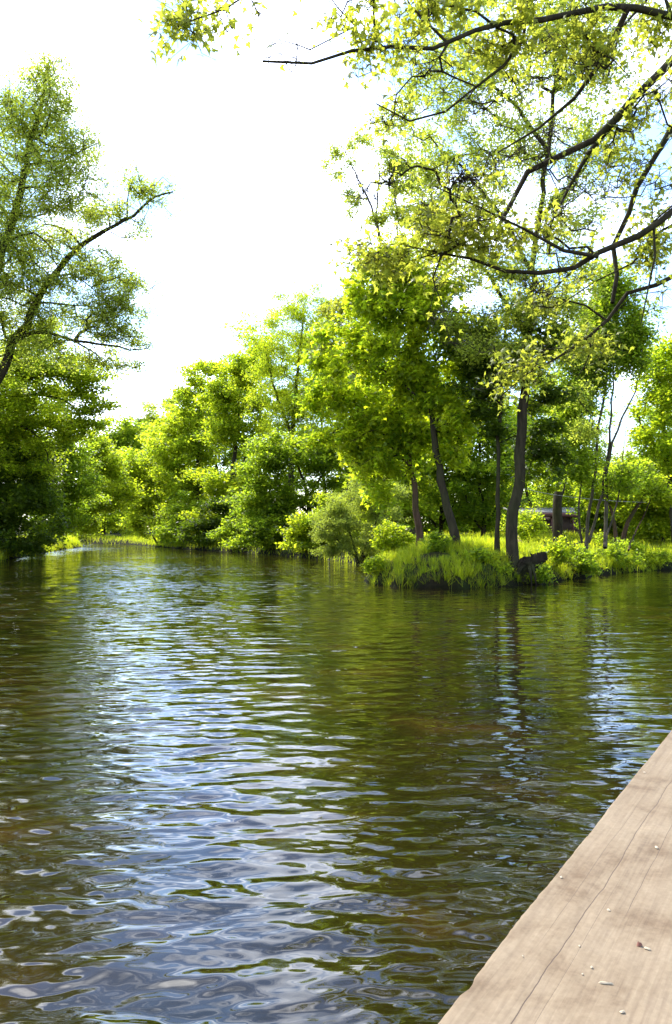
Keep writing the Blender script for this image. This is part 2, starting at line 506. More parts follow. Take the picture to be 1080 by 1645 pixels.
def grow(nodes, parent, attr, bf, rng):
    """join the attraction points to the limbs by the cheapest branch network"""
    nodes = [np.asarray(p) for p in nodes]
    parent = list(parent)
    path = [0.0] * len(nodes)
    for i, p in enumerate(parent):
        if p >= 0:
            path[i] = path[p] + np.linalg.norm(nodes[i] - nodes[p])
    A = np.asarray(attr)
    n = len(A)
    best = np.full(n, 1e9); who = np.zeros(n, int)
    NP = np.array(nodes); PL = np.array(path)
    for k in range(0, n, 200):
        D = np.linalg.norm(A[k:k + 200, None] - NP[None], axis=2) + bf * PL[None] * 0.25
        who[k:k + 200] = D.argmin(1); best[k:k + 200] = D.min(1)
    left = np.ones(n, bool)
    order = []
    for _ in range(n):
        i = int(np.where(left, best, 1e9).argmin())
        left[i] = False
        p = who[i]
        a, bnd = nodes[p], A[i]
        dist = np.linalg.norm(bnd - a)
        pl = path[p]
        last = p
        nst = int(min(4, max(1, dist / 0.55)))
        for s in range(1, nst):                    # bend long shoots a little
            q = a + (bnd - a) * s / nst + rng.normal(size=3) * dist * 0.05 + np.array([0, 0, dist * 0.05 * math.sin(math.pi * s / nst)])
            pl += np.linalg.norm(q - nodes[last])
            nodes.append(q); parent.append(last); path.append(pl)
            last = len(nodes) - 1
        pl += np.linalg.norm(bnd - nodes[last])
        nodes.append(bnd); parent.append(last); path.append(pl)
        me = len(nodes) - 1
        order.append(me)
        D = np.linalg.norm(A - bnd, axis=1) + bf * pl * 0.25
        upd = left & (D < best)
        best[upd] = D[upd]; who[upd] = me
    return np.array(nodes), np.array(parent), order


def sample_blobs(blobs, d, dd, n, rng, spread=.24, zs=.15, tall=1.0):
    w = np.array([bl[2] * bl[3] * (bl[4] if len(bl) > 4 else 1) for bl in blobs], float)
    cnt = rng.multinomial(n, w / w.sum())
    pts, dens = [], []
    for bl, c in zip(blobs, cnt):
        if c == 0:
            continue
        # shoots gather in flat sprays scattered through the blob, with gaps between them
        mcl = max(3, int(c / 5.5))
        u = rng.normal(size=(mcl, 3)); u /= np.maximum(np.linalg.norm(u, axis=1, keepdims=True), 1e-6)
        u *= rng.random((mcl, 1)) ** 0.45 * rng.uniform(.8, 1.15, (mcl, 1))
        which = rng.integers(0, mcl, c)
        szc = rng.uniform(.7, 1.35, mcl)[which][:, None]
        v = u[which] + rng.normal(size=(c, 3)) * np.array([spread, spread, zs]) * szc
        v[:, 2] -= .10 * (np.abs(v[:, 0] - u[which][:, 0]))
        bd = bl[5] if len(bl) > 5 else d
        ddb = min(dd, 0.5 * (bl[2] + bl[3]) / F * bd * 1.3)
        for q in v:
            dz = bd + q[1] * ddb
            # keep the blob's real place: position fixed at its own distance, then moved in depth
            p = P(bl[0], bl[1], bd)
            pts.append([p[0] + q[0] * bl[2] * BLOB / F * bd, dz, p[2] + q[2] * bl[3] * tall * BLOB / F * bd])
            dens.append(bl[6] if len(bl) > 6 else 1.0)
    return np.array(pts), np.array(dens)


LEAF_MORE, LEAF_BIG, BLOB = 1.35, 1.25, 1.15


def tree(name, label, cat, d, limbs, blobs, n, leaf, seed, bark='bark', group=None, dd=2.5, bf=0.6, r_tip=0.008, parts=('trunk', 'crown'), ground=True, expo=2.3, twigs=0, taper=1.0):
    """limbs: list of (photo points (px, py[, d]), r0, r1), the first is the trunk; blobs: (px, py, rx, ry[, weight, d, leafiness])"""
    rng = np.random.default_rng(seed)
    geo, nodes, par = [], [], []
    base = None
    for li, (pp, r0, r1) in enumerate(limbs):
        pts = [P(*(q if len(q) == 3 else (*q, d))) if not isinstance(q, np.ndarray) else q for q in pp]
        if li == 0 and ground:
            g = gz(pts[0][0], pts[0][1])
            pts[0] = np.array([pts[0][0], pts[0][1], g - 0.15])
            base = np.array([pts[0][0], pts[0][1], g])
        elif li == 0:
            base = pts[0].copy()
        ln = np.sum(np.linalg.norm(np.diff(pts, axis=0), axis=1))
        ns = max(4, int(ln / 0.45))
        path = catmull(pts, ns)
        if ns > 6:
            j = rng.normal(size=path.shape) * min(0.035, r0 * .35); j[0] = 0
            path = path + j
        t = np.linspace(0, 1, ns)
        rr = r1 + (r0 - r1) * (1 - t) ** (taper if li == 0 else 1.0)
        if li == 0 and ground:
            rr = rr * (1 + 0.3 * np.exp(-t * ln / 0.4))
        V, f = tube(path, rr, 10 if r0 > .12 else (7 if r0 > .03 else 5), rng, 0.10 if r0 > .05 else 0.05)
        geo.append((V, f))
        start = len(nodes)
        k0 = int(ns * 0.3) if li == 0 and len(limbs) == 1 else (int(ns * .35) if li == 0 else 0)
        for i in range(ns):
            nodes.append(path[i]); par.append(start + i - 1 if i else -1)
    att, dens = sample_blobs(blobs, d, dd, n, rng, leaf.get('spread', .24), leaf.get('zs', .15), leaf.get('tall', 1.0))
    ok = att[:, 2] > ground_h(att[:, 0], att[:, 1]) * 0 + 0.12
    att, dens = att[ok], dens[ok]
    n0 = len(nodes)
    nd, pr, order = grow(nodes, par, att, bf, rng)
    # branch thickness from what each carries
    rad2 = np.zeros(len(nd))
    child = np.zeros(len(nd), int)
    for i in range(n0, len(nd)):
        child[pr[i]] += 1
    acc = np.zeros(len(nd))
    for i in range(len(nd) - 1, n0 - 1, -1):
        if acc[i] == 0:
            acc[i] = r_tip ** expo
        if pr[i] >= n0:
            acc[pr[i]] += acc[i]
    rad2 = acc ** (1 / expo)
    idx = np.arange(n0, len(nd))
    ra = np.where(pr[idx] >= n0, rad2[pr[idx]], rad2[idx] * 1.2)
    ra = np.minimum(ra, rad2[idx] * 1.6)
    V, f = prisms(nd[pr[idx]], nd[idx], ra, rad2[idx], 5)
    geo.append((V, f))
    centre_d = dict(zip(order, dens))
    if twigs:
        A = np.repeat(nd[order], twigs, 0)
        dv = rng.normal(size=A.shape) * [1, 1, .8] + [0, 0, .25]
        ln_ = leaf.get('twig', 0.3) * rng.uniform(.4, 1.3, len(A))[:, None]
        B = A + dv / np.linalg.norm(dv, axis=1, keepdims=True) * ln_
        mid = (A + B) / 2 + rng.normal(size=A.shape) * ln_ * .1
        rt = np.full(len(A), r_tip * .75)
        geo.append(prisms(A, mid, rt, rt * .8, 3)); geo.append(prisms(mid, B, rt * .8, rt * .5, 3))
    root = tag(empty(name, base), label, cat, group)
    V, f = merge(geo)
    make_obj(parts[0], V, f, M[bark], root, smooth=True, origin=base)
    # leaves in sprays round the shoots
    if d > 44:
        leaf = dict(leaf, size=leaf['size'] * 1.3, per=leaf['per'] / 1.6)
    sig, per = leaf['sigma'] * (1 if leaf.get('cluster') else 0.8), leaf['per'] * (1 if leaf.get('cluster') else LEAF_MORE)
    cen = nd[order]
    cnt = rng.poisson(per * dens)
    C = np.repeat(cen, cnt, 0)
    back = np.repeat(nd[pr[order]], cnt, 0)
    tpos = rng.random(len(C))[:, None] ** 2 * 0.8
    C = C * (1 - tpos) + back * tpos
    cl_t = np.repeat(rng.normal(0.5, 0.17, len(cen)), cnt)
    off = rng.normal(size=C.shape)
    if leaf.get('cluster'):
        if twigs:
            ch = rng.integers(0, twigs, len(C))
            tip = B.reshape(len(order), twigs, 3)[np.repeat(np.arange(len(order)), cnt), ch]
            C = np.where(rng.random(len(C))[:, None] < .85, tip, C)
    C = C + off * sig * [1, 1, leaf.get('flat', 0.55)]
    C[:, 2] -= leaf.get('sag', 0) * np.abs(off[:, 0]) * sig
    tn = np.clip(cl_t + rng.normal(0, 0.2, len(C)), 0, 1)
    keep = C[:, 2] > 0.05
    C, tn = C[keep], tn[keep]
    V, f, tn = leaves(C, leaf['size'] * (1 if leaf.get('cluster') else LEAF_BIG), leaf['kind'], rng, leaf.get('up', 0.7), leaf.get('droop', 0), tn)
    make_obj(parts[1], V, f, M[leaf['mat']], root, tint=tn, origin=base)
    return root


def lf(mat, size, per, sigma, kind='ovate', **k):
    return dict(mat=mat, size=size, per=per, sigma=sigma, kind=kind, **k)


LEFT = 'trees on the left bank'
RIGHT = 'trees along the right bank'
# --- left bank
tree('alder_tree', 'tallest tree on the left bank, dark leaning trunk and feathery crown against the sky', 'tree', 36,
     [([(-60, 884), (-48, 700), (-25, 520), (0, 415), (22, 350), (40, 270), (50, 215), (62, 190), (76, 105)], .38, .07),
      ([(44, 265), (79, 260), (107, 256), (136, 240), (164, 226)], .07, .015),
      ([(41, 301), (70, 300), (98, 298), (130, 290)], .05, .012),
      ([(30, 346), (63, 348), (90, 330)], .05, .012),
      ([(15, 385), (57, 374), (79, 396), (100, 410)], .06, .015),
      ([(50, 215), (30, 190), (0, 215), (-30, 240)], .05, .015),
      ([(30, 290), (10, 270), (-20, 240)], .05, .015)],
     [(78, 118, 26, 24), (75, 140, 36, 40), (95, 190, 45, 28), (125, 232, 45, 28), (50, 175, 45, 40), (15, 180, 40, 45), (70, 250, 55, 35), (125, 290, 50, 26), (60, 320, 60, 40),
      (-50, 260, 80, 110), (0, 340, 60, 60), (100, 340, 40, 30), (-60, 420, 80, 80), (20, 420, 60, 40), (75, 170, 50, 60), (140, 240, 30, 26), (90, 290, 60, 30), (30, 230, 60, 50), (120, 320, 40, 24)],
     1400, lf('leaf_fine', 0.085, 36, 0.30, flat=.75, up=.4, spread=.34, zs=.26), 3, group=LEFT, r_tip=.011, twigs=3)
tree('alder_tree', 'second tall left bank tree with one long bare limb reaching out over the river', 'tree', 38,
     [([(-70, 886), (-55, 760), (-20, 640), (10, 583), (22, 545), (44, 520), (60, 482), (79, 453), (114, 409), (142, 387), (177, 365), (218, 342), (253, 314), (278, 306)], .36, .035),
      ([(60, 486), (95, 489), (126, 490), (158, 495), (190, 510)], .06, .015),
      ([(22, 550), (45, 537), (73, 535), (117, 547), (177, 555), (215, 562), (240, 560)], .11, .02),
      ([(120, 548), (140, 560), (158, 571), (180, 603)], .05, .012),
      ([(79, 453), (105, 440), (140, 455), (175, 490)], .05, .012),
      ([(205, 348), (205, 315), (215, 285)], .04, .012),
      ([(130, 395), (105, 370), (75, 360), (40, 380)], .06, .015),
      ([(177, 365), (172, 340), (150, 320)], .04, .012),
      ([(177, 372), (200, 383), (225, 375)], .03, .01)],
     [(245, 310, 28, 26), (215, 285, 28, 26), (190, 330, 26, 24), (218, 365, 20, 14), (150, 350, 42, 24), (95, 385, 50, 32), (45, 420, 60, 50), (140, 425, 48, 28), (180, 455, 40, 34),
      (200, 490, 32, 22), (110, 460, 60, 30), (150, 525, 60, 20), (195, 548, 38, 18), (205, 585, 30, 12), (20, 490, 60, 50), (90, 510, 50, 26), (-50, 520, 90, 90), (150, 580, 40, 16), (190, 520, 36, 20), (215, 545, 26, 20), (60, 560, 60, 26), (160, 490, 40, 24), (205, 450, 26, 20), (215, 500, 22, 22)],
     1500, lf('leaf_fine', 0.085, 36, 0.30, flat=.65, up=.4, spread=.34, zs=.24), 4, group=LEFT, r_tip=.011, twigs=3)
tree('broadleaf_tree', 'drooping left bank tree between the tall trees and the dark waterside bushes', 'tree', 46,
     [([(-40, 892), (-30, 780), (-10, 680), (15, 640), (40, 612)], .3, .08),
      ([(15, 640), (60, 632), (105, 645), (128, 668), (138, 700)], .1, .02),
      ([(40, 612), (80, 600), (120, 610), (160, 640)], .08, .015),
      ([(-10, 690), (40, 685), (70, 715), (78, 745)], .1, .03)],
     [(60, 590, 65, 32), (20, 620, 60, 50), (110, 618, 50, 26), (145, 650, 32, 18), (60, 660, 70, 34), (105, 690, 44, 24), (10, 690, 60, 50), (-50, 640, 70, 80), (60, 540, 50, 30), (150, 612, 28, 14), (150, 670, 30, 16), (120, 590, 50, 26), (30, 730, 60, 40)],
     1000, lf('leaf_bright', 0.11, 78, 0.38, flat=.5, up=.5), 5, group=LEFT, r_tip=.008)
tree('waterside_bush', 'dark shaded bush hanging over the water at the left edge', 'bush', 47,
     [([(0, 890), (5, 830), (15, 760), (20, 720)], .14, .03), ([(5, 850), (40, 800), (70, 770)], .08, .02), ([(2, 860), (-30, 800)], .08, .02)],
     [(10, 735, 55, 45), (50, 770, 50, 50), (15, 820, 60, 45), (75, 815, 40, 45), (-50, 790, 60, 80), (50, 855, 50, 24), (5, 868, 40, 20)],
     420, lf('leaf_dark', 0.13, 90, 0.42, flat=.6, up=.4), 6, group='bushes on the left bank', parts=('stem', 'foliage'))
tree('waterside_bush', 'mid green bush on the left bank next to the darkest bush', 'bush', 58,
     [([(42, 886), (60, 830), (85, 770), (95, 730)], .14, .03), ([(55, 850), (95, 810), (125, 780)], .08, .02)],
     [(85, 725, 45, 34), (60, 745, 40, 34), (115, 760, 38, 40), (90, 800, 44, 40), (110, 840, 28, 30), (60, 840, 30, 34)],
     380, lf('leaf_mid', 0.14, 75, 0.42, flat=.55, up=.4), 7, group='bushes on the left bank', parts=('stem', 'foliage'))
tree('waterside_bush', 'sunny yellow green bush arching over the far end of the left bank', 'bush', 70,
     [([(96, 882), (125, 820), (145, 760), (150, 720)], .14, .03), ([(125, 850), (160, 810), (185, 800)], .08, .02)],
     [(140, 715, 38, 24), (165, 745, 34, 34), (135, 770, 40, 40), (175, 790, 30, 36), (155, 830, 32, 28), (125, 845, 26, 26)],
     400, lf('leaf_bright', 0.15, 75, 0.44, flat=.55, up=.4), 8, group='bushes on the left bank', parts=('stem', 'foliage'))

tree('broadleaf_tree', 'shaded tree filling the left edge behind the drooping tree', 'tree', 57,
     [([(15, 884), (18, 780), (25, 680), (30, 600)], .28, .06), ([(18, 760), (60, 700), (90, 680)], .1, .03)],
     [(30, 600, 50, 40), (80, 640, 44, 34), (20, 680, 60, 40), (95, 700, 44, 32), (50, 740, 60, 40), (-40, 660, 60, 80), (10, 790, 60, 50), (80, 790, 40, 40)],
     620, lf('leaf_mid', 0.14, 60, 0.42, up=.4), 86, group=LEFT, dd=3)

# --- far end of the river
FAR = 'trees at the far end of the river'
tree('broadleaf_tree', 'round dark green tree far upstream beyond the river bend', 'tree', 118,
     [([(185, 868), (187, 780), (190, 700)], .3, .08)],
     [(178, 695, 26, 20), (195, 690, 30, 22), (215, 705, 28, 28), (190, 740, 40, 40), (200, 800, 40, 50), (170, 840, 40, 30)],
     420, lf('leaf_mid', 0.30, 55, 0.8, up=.4), 9, group=FAR, dd=4)
tree('conifer_tree', 'dark blue green conifer far upstream beside the round tree', 'tree', 128,
     [([(222, 868), (222, 780), (223, 672)], .3, .04)],
     [(223, 680, 8, 14), (222, 705, 12, 20), (222, 735, 16, 24), (222, 770, 20, 26), (222, 820, 24, 30)],
     260, lf('leaf_dark', 0.26, 60, 0.55, 'slim', up=.2), 10, group=FAR, dd=3)
tree('broadleaf_tree', 'pale hazy tree highest behind the far upstream bend', 'tree', 135,
     [([(250, 868), (250, 780), (252, 690)], .3, .08)],
     [(250, 655, 26, 16), (270, 672, 26, 20), (245, 690, 30, 30), (275, 720, 30, 40), (250, 780, 40, 60)],
     420, lf('leaf_fine', 0.28, 50, 0.8, up=.4), 12, group=FAR, dd=4)
tree('broadleaf_tree', 'low yellow green tree closing the river where it bends left', 'tree', 104,
     [([(165, 874), (170, 830), (185, 780)], .25, .06)],
     [(180, 770, 30, 30), (205, 790, 34, 40), (150, 800, 30, 40), (185, 835, 44, 26), (140, 850, 34, 18), (220, 750, 24, 26), (110, 830, 40, 30), (60, 800, 40, 50)],
     480, lf('leaf_bright', 0.24, 65, 0.7, up=.4), 13, group=FAR, dd=4)

# --- right bank
tree('leaning_tree', 'far right bank tree whose bare trunks lean left over the water', 'tree', 80,
     [([(272, 876), (262, 868), (250, 855), (236, 825), (226, 800), (216, 770), (206, 742)], .22, .05),
      ([(256, 877), (249, 866), (242, 848), (238, 830)], .12, .05), ([(281, 874), (276, 862), (268, 840), (266, 815)], .18, .06),
      ([(236, 825), (222, 812), (206, 806)], .08, .02)],
     [(212, 745, 30, 28), (232, 770, 34, 32), (205, 800, 24, 26), (250, 790, 34, 34), (245, 830, 26, 22), (215, 840, 22, 20), (262, 750, 30, 36)],
     420, lf('leaf_bright', 0.17, 62, 0.42, up=.4), 14, group=RIGHT, r_tip=.01)
tree('broadleaf_tree', 'rounded right bank tree nearest the far bend, above the leaning trunks', 'tree', 77,
     [([(316, 874), (318, 800), (318, 700), (322, 620)], .3, .05)],
     [(322, 605, 24, 22), (325, 640, 36, 34), (305, 680, 40, 36), (285, 720, 36, 36), (310, 750, 46, 40), (280, 780, 40, 40), (310, 820, 40, 40), (285, 850, 34, 20)],
     560, lf('leaf_bright', 0.17, 75, 0.46, up=.4), 15, group=RIGHT, dd=3)
tree('broadleaf_tree', 'bushy right bank tree with a deep dark hollow in its side', 'tree', 69,
     [([(368, 878), (370, 800), (380, 700), (388, 600)], .3, .05), ([(372, 780), (400, 720), (415, 660)], .1, .03)],
     [(372, 600, 40, 26), (405, 590, 34, 30), (385, 640, 44, 34), (365, 690, 40, 30), (400, 700, 40, 36), (350, 770, 36, 30), (390, 790, 36, 30), (345, 835, 40, 26), (385, 850, 40, 22), (345, 640, 26, 30)],
     620, lf('leaf_bright', 0.16, 75, 0.42, up=.4), 16, group=RIGHT, dd=2.8)
tree('willow_tree', 'tall yellow green tree with feathery tip in the middle of the right bank', 'tree', 62,
     [([(470, 878), (468, 800), (470, 700), (478, 600), (490, 490)], .3, .04), ([(470, 700), (440, 620), (425, 550)], .12, .03), ([(474, 650), (510, 590), (530, 520)], .12, .03)],
     [(490, 480, 30, 22), (462, 500, 32, 24), (515, 510, 28, 30), (440, 540, 40, 30), (485, 550, 50, 36), (525, 570, 36, 34), (420, 590, 34, 30), (455, 610, 44, 34), (500, 630, 46, 36), (440, 660, 40, 30), (480, 690, 44, 34), (525, 650, 34, 40), (410, 540, 20, 20, .35)],
     800, lf('leaf_bright', 0.14, 60, 0.40, 'slim', up=.3, droop=.5), 17, group=RIGHT, dd=3)
tree('broadleaf_tree', 'low spreading right bank tree with branches drooping to the waterline', 'tree', 56,
     [([(492, 880), (496, 850), (497, 820), (490, 780), (475, 740)], .26, .06), ([(497, 826), (460, 790), (425, 760)], .12, .03), ([(495, 835), (445, 825), (410, 840)], .09, .02), ([(493, 800), (520, 760), (530, 730)], .1, .03)],
     [(470, 720, 46, 30), (425, 745, 46, 34), (405, 790, 36, 30), (450, 790, 44, 26), (430, 835, 46, 28), (400, 860, 36, 18), (465, 850, 34, 22), (520, 740, 40, 40), (515, 790, 34, 30)],
     640, lf('leaf_mid', 0.14, 62, 0.36, up=.5), 18, group=RIGHT, dd=2.4)
tree('broadleaf_tree', 'yellow tree behind the maples, its top beside their left edge', 'tree', 58,
     [([(560, 880), (562, 780), (565, 650), (560, 520)], .26, .05)],
     [(555, 495, 30, 22), (585, 520, 34, 34), (545, 545, 34, 30), (580, 590, 44, 40), (545, 630, 36, 36), (600, 660, 50, 50), (560, 700, 40, 40), (620, 580, 40, 40)],
     560, lf('leaf_yellow', 0.14, 55, 0.42, up=.4), 19, group=RIGHT, dd=3)
tree('pale_tree', 'tall thin pale tree with upright limbs standing far behind the yellow branches', 'tree', 58,
     [([(665, 880), (655, 700), (635, 520), (612, 390), (596, 330), (570, 275), (548, 232)], .26, .03), ([(625, 460), (640, 370), (632, 290), (625, 240)], .1, .03), ([(612, 390), (605, 340), (610, 270), (598, 225)], .08, .02), ([(640, 540), (680, 430), (690, 330), (700, 250)], .1, .03), ([(590, 320), (560, 315), (530, 300)], .05, .01)],
     [(548, 235, 20, 24), (545, 275, 22, 18), (600, 225, 22, 26), (620, 255, 26, 30), (560, 320, 24, 14), (640, 300, 34, 40), (690, 270, 40, 50), (600, 350, 34, 16), (650, 370, 36, 30), (700, 350, 36, 40), (640, 440, 44, 44)],
     520, lf('leaf_fine', 0.11, 58, 0.34, flat=.7, up=.4), 20, bark='bark_pale', dd=2.6, r_tip=.009, twigs=2)
WB = 'bushes at the foot of the right bank'
tree('willow_bush', 'pale grey green willow bush leaning over the water left of the grassy point', 'bush', 40,
     [([(575, 905), (570, 880), (560, 850), (555, 810)], .07, .02), ([(578, 900), (600, 850), (615, 800)], .06, .02), ([(572, 895), (540, 865), (520, 850)], .05, .015), ([(580, 900), (590, 870), (600, 850)], .05, .02)],
     [(545, 815, 34, 26), (580, 800, 34, 28), (610, 830, 32, 30), (560, 850, 44, 26), (525, 860, 28, 20), (595, 875, 36, 20), (550, 882, 36, 12), (620, 790, 26, 24)],
     480, lf('leaf_willow', 0.10, 70, 0.22, 'slim', up=.3, droop=.4), 21, group=WB, dd=2.0, parts=('stem', 'foliage'))
tree('waterside_bush', 'small bright bush on the waterline below the spreading tree', 'bush', 49,
     [([(495, 893), (492, 875), (490, 850)], .06, .02)],
     [(485, 850, 26, 20), (505, 868, 22, 18), (480, 878, 24, 12), (500, 835, 24, 20)],
     180, lf('leaf_bright', 0.12, 60, 0.26, up=.4), 22, group=WB, dd=1.5, parts=('stem', 'foliage'))

for k, (px, d, top, lab, sd) in enumerate([
        (290, 96, 650, 'hindmost tree showing over the right bank by the far bend', 71),
        (350, 92, 575, 'tree in the second row behind the tree with the dark hollow', 72),
        (420, 88, 515, 'tree in the second row left of the tall feathery tree', 73),
        (520, 84, 500, 'tree in the second row between the feathery tree and the yellow tree', 74),
        (600, 80, 470, 'tall tree in the second row behind the yellow tree', 75)]):
    hgt = 868 - top
    tree('broadleaf_tree', lab, 'tree', d,
         [([(px, 870), (px + 3, 800), (px - 3, 730), (px, top + 30)], .24, .05)],
         [(px, top + .12 * hgt, 34, .14 * hgt), (px - 26, top + .3 * hgt, 36, .16 * hgt), (px + 26, top + .3 * hgt, 36, .16 * hgt), (px, top + .5 * hgt, 46, .16 * hgt), (px - 30, top + .7 * hgt, 36, .16 * hgt), (px + 30, top + .7 * hgt, 36, .16 * hgt), (px, top + .88 * hgt, 46, .1 * hgt)],
         480, lf('leaf_mid' if k % 2 else 'leaf_bright', 0.20, 55, 0.55, up=.4), sd, group=RIGHT, dd=3.2)
for k, (px, d, lab, mt, sd) in enumerate([
        (300, 72, 'dark low bush on the waterline right of the leaning trunks', 'leaf_mid', 81),
        (345, 66, 'waterline bush under the tree with the dark hollow', 'leaf_dark', 82),
        (400, 61.5, 'waterline bush trailing below the spreading tree, left end', 'leaf_mid', 83),
        (445, 56, 'waterline bush trailing below the spreading tree, right end', 'leaf_mid', 84),
        (525, 50, 'bright bush between the small waterline bush and the willow bush', 'leaf_bright', 85)]):
    tree('waterside_bush', lab, 'bush', d, [([(px, 884), (px + 3, 865), (px - 4, 840)], .06, .02), ([(px, 880), (px + 18, 850)], .05, .02), ([(px, 880), (px - 20, 850)], .05, .02)],
         [(px, 835, 30, 20), (px - 20, 856, 26, 18), (px + 20, 856, 26, 18), (px, 870, 36, 10), (px + 4, 815, 22, 18)],
         240, lf(mt, 0.14, 55, 0.34, up=.4), sd, group=WB, dd=2, parts=('stem', 'foliage'))

# --- undergrowth and trees behind the point
BK = 'shaded trees behind the grassy point'
for k, (px, d, top, lab, mt, sd) in enumerate([
        (630, 47, 640, 'yellow green thicket just behind the reddish left trunk on the point', 'leaf_bright', 31),
        (705, 52, 600, 'dim thicket behind the two crossing maple trunks', 'leaf_mid', 32),
        (775, 50, 590, 'dark thicket between the maple trunks and the slender black trunk', 'leaf_mid', 33),
        (850, 62, 580, 'sunlit thicket behind the thickest trunk on the point', 'leaf_bright', 34),
        (915, 70, 620, 'light thicket rising behind the red roofed shed', 'leaf_bright', 35),
        (1000, 74, 735, 'yellow green thicket above the gap between shed and hut', 'leaf_bright', 36),
        (1085, 72, 640, 'thicket behind the small hut at the right edge', 'leaf_mid', 37),
        (1000, 47, 770, 'low young thicket in front of the right end of the shed', 'leaf_mid', 39),
        (1062, 42, 775, 'young thicket half hiding the small hut', 'leaf_bright', 40)]):
    hgt = 866 - top
    tree('thicket_tree', lab, 'tree', d,
         [([(px, 872), (px + 4, 820), (px - 6, 770), (px, top + 30)], .14, .04), ([(px + 2, 850), (px + 30, 790), (px + 40, top + 50)], .08, .03), ([(px - 2, 850), (px - 26, 800), (px - 36, top + 60)], .07, .03)],
         [(px, top + .16 * hgt, 42, .18 * hgt), (px - 28, top + .36 * hgt, 36, .2 * hgt), (px + 30, top + .4 * hgt, 38, .2 * hgt), (px, top + .6 * hgt, 46, .18 * hgt), (px - 30, top + .8 * hgt, 30, .12 * hgt, .6), (px + 26, top + .82 * hgt, 30, .12 * hgt, .6)],
         480, lf(mt, 0.15, 60, 0.42, up=.5), sd, group=BK, dd=2.6)

hedge = None
rng = np.random.default_rng(90)
for k, px in enumerate([560, 625, 690, 750, 810, 870, 930, 990, 1050, 1110, 1175, 1240, 1310, 1390, 1480]):
    d = 84 + 5 * math.sin(k * 2.1) - (20 if px > 1150 else 0)
    if hedge is None:
        hedge = tree('hedge_bush', 'dim hedge bush in the far row beyond the point and its meadow', 'bush', d,
                     [([(px, 872), (px + 2, 850), (px - 4, 810)], .1, .04)],
                     [(px, 800, 34, 26), (px - 24, 830, 30, 24), (px + 24, 830, 30, 24), (px, 852, 44, 16), (px + 5, 780, 22, 18)],
                     300, lf('leaf_mid', 0.19, 60, 0.5, up=.4), 91, group='hedge row behind the point', dd=2.5, parts=('stem', 'foliage'))
    else:
        c = hedge.copy(); col.objects.link(c)
        p = P(px, 870, d)
        c.location = (p[0], p[1], gz(p[0], p[1])); c.rotation_euler = (0, 0, k * 1.3)
        sc_ = rng.uniform(.9, 1.25) * (1.5 if px > 1150 else 1); c.scale = (sc_, sc_, sc_ * rng.uniform(.85, 1.15))
        for ch in hedge.children:
            e = ch.copy(); col.objects.link(e); e.parent = c

# --- the grassy point
tree('maple_tree', 'maple with reddish bent trunk, leftmost of those standing on the grassy point', 'tree', 28,
     [([(675, 860), (672, 835), (667, 805), (665, 785), (659, 750), (650, 700), (640, 640)], .13, .05), ([(659, 750), (620, 710), (580, 690), (540, 690)], .05, .012), ([(650, 700), (600, 660), (555, 640)], .05, .012), ([(655, 725), (690, 690), (715, 670)], .04, .012)],
     [(520, 640, 34, 16), (560, 625, 40, 18), (575, 668, 44, 18), (625, 655, 40, 20), (545, 700, 36, 14), (600, 705, 44, 18), (650, 690, 40, 20), (580, 745, 36, 16), (630, 740, 40, 18), (690, 700, 34, 20), (615, 785, 32, 16)],
     420, lf('leaf_maple', 0.16, 21, 0.22, 'palm', flat=.9, up=.35, droop=.3, spread=.27, zs=.24, tall=1.5), 41, bark='bark_red', group='maples on the grassy point', dd=1.6, twigs=1)
tree('maple_tree', 'dark crowned maple with a straight brown trunk leaning left on the grassy point', 'tree', 26.5,
     [([(735, 866), (727, 845), (718, 810), (708, 765), (703, 735), (697, 690), (688, 650), (678, 600), (668, 545), (655, 480), (648, 425)], .15, .03),
      ([(690, 655), (640, 610), (590, 580), (545, 560)], .05, .012), ([(678, 600), (720, 560), (745, 530)], .05, .012), ([(668, 545), (620, 500), (580, 475)], .05, .012), ([(697, 690), (712, 655), (735, 640), (790, 610)], .035, .01), ([(662, 510), (700, 470), (715, 440)], .04, .012)],
     [(635, 405, 42, 20), (590, 430, 34, 20), (665, 435, 44, 22), (575, 470, 30, 18), (625, 470, 44, 20), (690, 480, 46, 24), (600, 520, 50, 20), (540, 545, 34, 16), (655, 530, 50, 24), (715, 540, 40, 26), (590, 575, 40, 18), (640, 590, 46, 22), (705, 600, 44, 24), (530, 580, 30, 16), (740, 590, 34, 26), (670, 640, 40, 18), (740, 650, 40, 26), (735, 700, 36, 22)],
     720, lf('leaf_maple', 0.16, 21, 0.22, 'palm', flat=.9, up=.35, droop=.3, spread=.27, zs=.24, tall=1.5), 42, group='maples on the grassy point', dd=1.9, twigs=1)
tree('slender_tree', 'slender black straight trunk with dark leaf clumps, left of the thickest trunk', 'tree', 26,
     [([(799, 868), (800, 800), (802, 720), (804, 640), (808, 560), (815, 480)], .085, .04), ([(802, 712), (812, 705), (840, 700), (880, 720)], .03, .01), ([(804, 640), (840, 640), (885, 650)], .03, .01), ([(804, 650), (780, 620), (760, 600)], .03, .01)],
     [(885, 650, 36, 12), (880, 730, 40, 14), (905, 735, 24, 10), (865, 695, 30, 10), (775, 600, 44, 22), (770, 560, 40, 22), (830, 590, 40, 18), (770, 660, 26, 14), (850, 540, 40, 20), (790, 700, 20, 10), (870, 760, 30, 9)],
     300, lf('leaf_dark', 0.15, 22, 0.20, 'palm', flat=.8, up=.4, droop=.3, spread=.27, zs=.24, tall=1.6), 43, dd=1.4, twigs=1)
